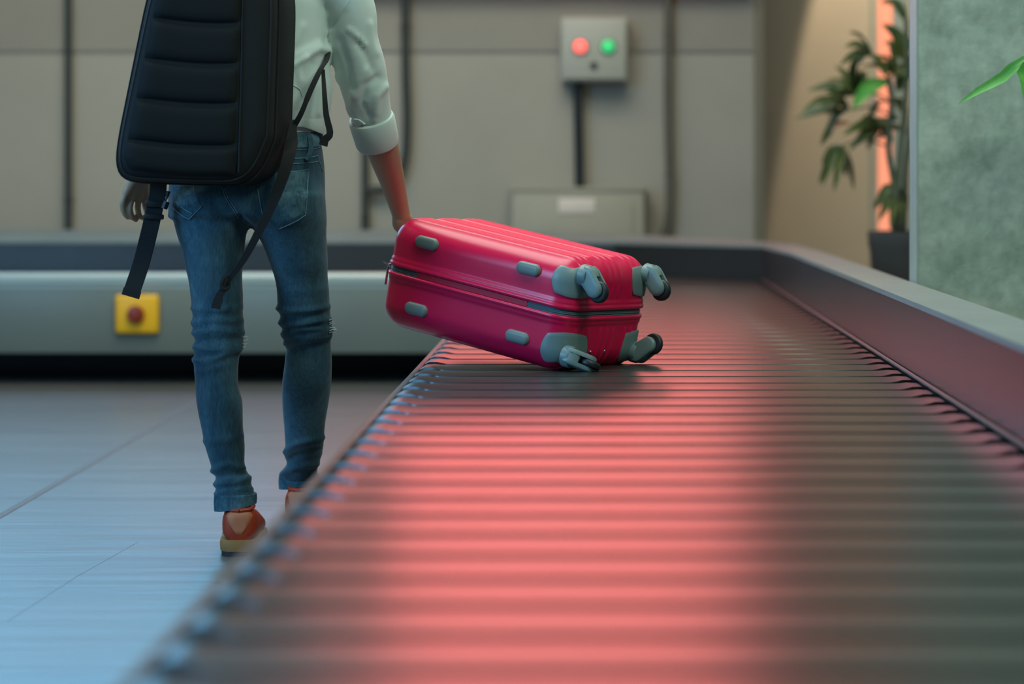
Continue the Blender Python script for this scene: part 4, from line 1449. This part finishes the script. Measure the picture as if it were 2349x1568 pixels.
PD = 0.172
rings = []
for y, ins in ((0.0, .030), (-.004, .014), (-.012, .004), (-.03, .0), (-.095, .0), (-.115, .001), (-.118, .004), (-.121, .001), (-.145, .003), (-.158, .009), (-.166, .018), (-.170, .030), (-.172, .06), (-.173, .10)):
    rings.append([(x, y, z) for x, z in pack_outline(ins, y)])
mobj('pack_body', Geo().add(*loft(rings)), M['pack'], pack, sharp=60)
def loop(ins, y):
    o = pack_outline(ins, y)
    return [(x, y, z) for x, z in o] + [(o[0][0], y, o[0][1])]


zz = Geo()
for y in (-.1165, -.1205):
    zz.add(*tube(loop(-.0005, y), 0.0022, 6))
mobj('zipper', zz, M['pack_strap'], pack)
mobj('piping', Geo().add(*tube(loop(.0085, -.158), 0.0024, 8)), M['piping'], pack)
mobj('piping', Geo().add(*tube(loop(.001, -.026), 0.0026, 8)), M['pack_strap'], pack)
# five padded panels on the face
zb = [0.024, 0.088, 0.178, 0.264, 0.352, 0.432]
for k in range(5):
    z0, z1 = zb[k] + 0.0015, zb[k + 1] - 0.0015
    v, f = [], []
    nu, nv = 22, 12
    for j in range(nv + 1):
        for i in range(nu + 1):
            a, b = i / nu, j / nv
            z = z0 + (z1 - z0) * b
            tz = z / 0.47
            xl = -(0.200 * (1 - tz) + 0.122 * tz) + 0.022 + (0.03 * max(0, (0.05 - z) / 0.05) if k == 0 else 0) + (0.05 * max(0, (z - 0.40) / 0.03) ** 2 if k == 4 else 0)
            xr = 0.068
            x = xl + (xr - xl) * a
            h = 0.013 * (max(0, 1 - (2 * b - 1) ** 4)) ** 0.6 * (max(0, 1 - (2 * a - 1) ** 8)) ** 0.5
            sag = -0.006 * math.sin(math.pi * a)
            v.append((x, -0.170 - h, z + sag + 0.006 * (0.5 - a)))
    for j in range(nv):
        for i in range(nu):
            q = j * (nu + 1) + i
            f.append((q, q + 1, q + nu + 2, q + nu + 1))
    mobj('padded_panel', Geo().add(v, f), M['pack_panel'], pack, sharp=None)
mobj('face_seam', Geo().add(*tube(smooth_path([(.074, -.1735, .03), (.073, -.174, .2), (.070, -.174, .42)], 12), 0.0018, 6)), M['pack_strap'], pack)
# webbing (world positions, hung from the pack)
pinv = PM.inverted()


def wp(px, py, Y):
    return pinv @ at(px, py, Y)


SD = (1, 0, 0)
mobj('waist_strap', Geo().add(*ribbon(smooth_path([wp(364, 395, 5.36), wp(362, 440, 5.37), wp(352, 490, 5.37), wp(338, 550, 5.37), wp(322, 610, 5.37), wp(299, 678, 5.36)], 20), 0.037, 0.004, SD)), M['pack_strap'], pack)
bk = Geo()
c = wp(357, 468, 5.368)
bk.add(*box(c.x, c.y, c.z, .046, .014, .014, bev=.003)).add(*box(c.x - .003, c.y, c.z - .028, .044, .013, .012, bev=.003))
bk.add(*tube([wp(376, 478, 5.36), wp(382, 462, 5.36)], 0.0075, 8)).add(*tube(smooth_path([wp(377, 465, 5.36), wp(382, 455, 5.36), wp(385, 447, 5.36)], 6), .0025, 6)).add(*tube([wp(383, 452, 5.36), wp(386, 438, 5.36)], [.0035, .0055], 8))
mobj('buckle', bk, M['black'], pack)
c = wp(301, 672, 5.36)
mobj('strap_end', Geo().add(*ribbon([wp(304, 664, 5.359), wp(299, 680, 5.359)], 0.040, 0.007, SD)), M['pack_strap'], pack)
# lower shoulder strap from the pack corner up to the armpit
mobj('shoulder_strap', Geo().add(*ribbon(smooth_path([wp(668, 300, 5.36), wp(690, 262, 5.35), wp(712, 208, 5.36), wp(735, 160, 5.38), wp(748, 140, 5.42), wp(752, 122, 5.47)], 18), [0.012] * 6 + [0.014] * 12, 0.003, (0.8, -0.3, 0.4))), M['pack_strap'], pack)
mobj('strap_tail', Geo().add(*ribbon(smooth_path([wp(741, 160, 5.40), wp(744, 210, 5.375), wp(748, 262, 5.37), wp(757, 305, 5.37), wp(746, 320, 5.37), wp(741, 334, 5.37)], 18), list(np.linspace(.008, .020, 18)), 0.003, (1, 0, 0.1))), M['pack_strap'], pack)
# loose compression strap crossing the jeans
mobj('loose_strap', Geo().add(*ribbon(smooth_path([wp(672, 275, 5.36), wp(668, 330, 5.335), wp(655, 385, 5.315), wp(632, 450, 5.315), wp(600, 518, 5.325), wp(562, 590, 5.34), wp(526, 640, 5.35), wp(516, 655, 5.35)], 30),
                                                  list(np.linspace(.012, .030, 5)) + list(np.linspace(.030, .007, 25)), 0.003, (0.9, -0.1, 0.35))), M['pack_strap'], pack)
kg = Geo().add(*tube(smooth_path([wp(522, 632, 5.35), wp(512, 640, 5.342), wp(508, 655, 5.342), wp(516, 664, 5.345), wp(524, 655, 5.352), wp(520, 640, 5.345), wp(512, 660, 5.345)], 26), 0.0048, 8))
kg.add(*ribbon(smooth_path([wp(514, 662, 5.345), wp(505, 680, 5.345), wp(497, 708, 5.345)], 8), [.012] * 4 + [.016] * 4, .005, (1, 0, .2)))
kg.add(*ribbon(smooth_path([wp(510, 662, 5.345), wp(498, 678, 5.345), wp(488, 706, 5.345)], 8), .008, .004, (1, 0, .2)))
mobj('strap_knot', kg, M['pack_strap'], pack)
# straps over the shoulders (above the frame)
for x0 in (-0.885, -0.70):
    P = [pinv @ Vector(q) for q in ((x0, 5.39, 1.27), (x0, 5.43, 1.335), (x0, 5.50, 1.352), (x0, 5.58, 1.30), (x0 - .01, 5.62, 1.20), (x0 + (.01 if x0 > -.8 else -.03), 5.60, 1.10))]
    mobj('shoulder_strap', Geo().add(*ribbon(smooth_path(P, 20), 0.05, 0.012, (1, 0, 0))), M['pack'], pack)
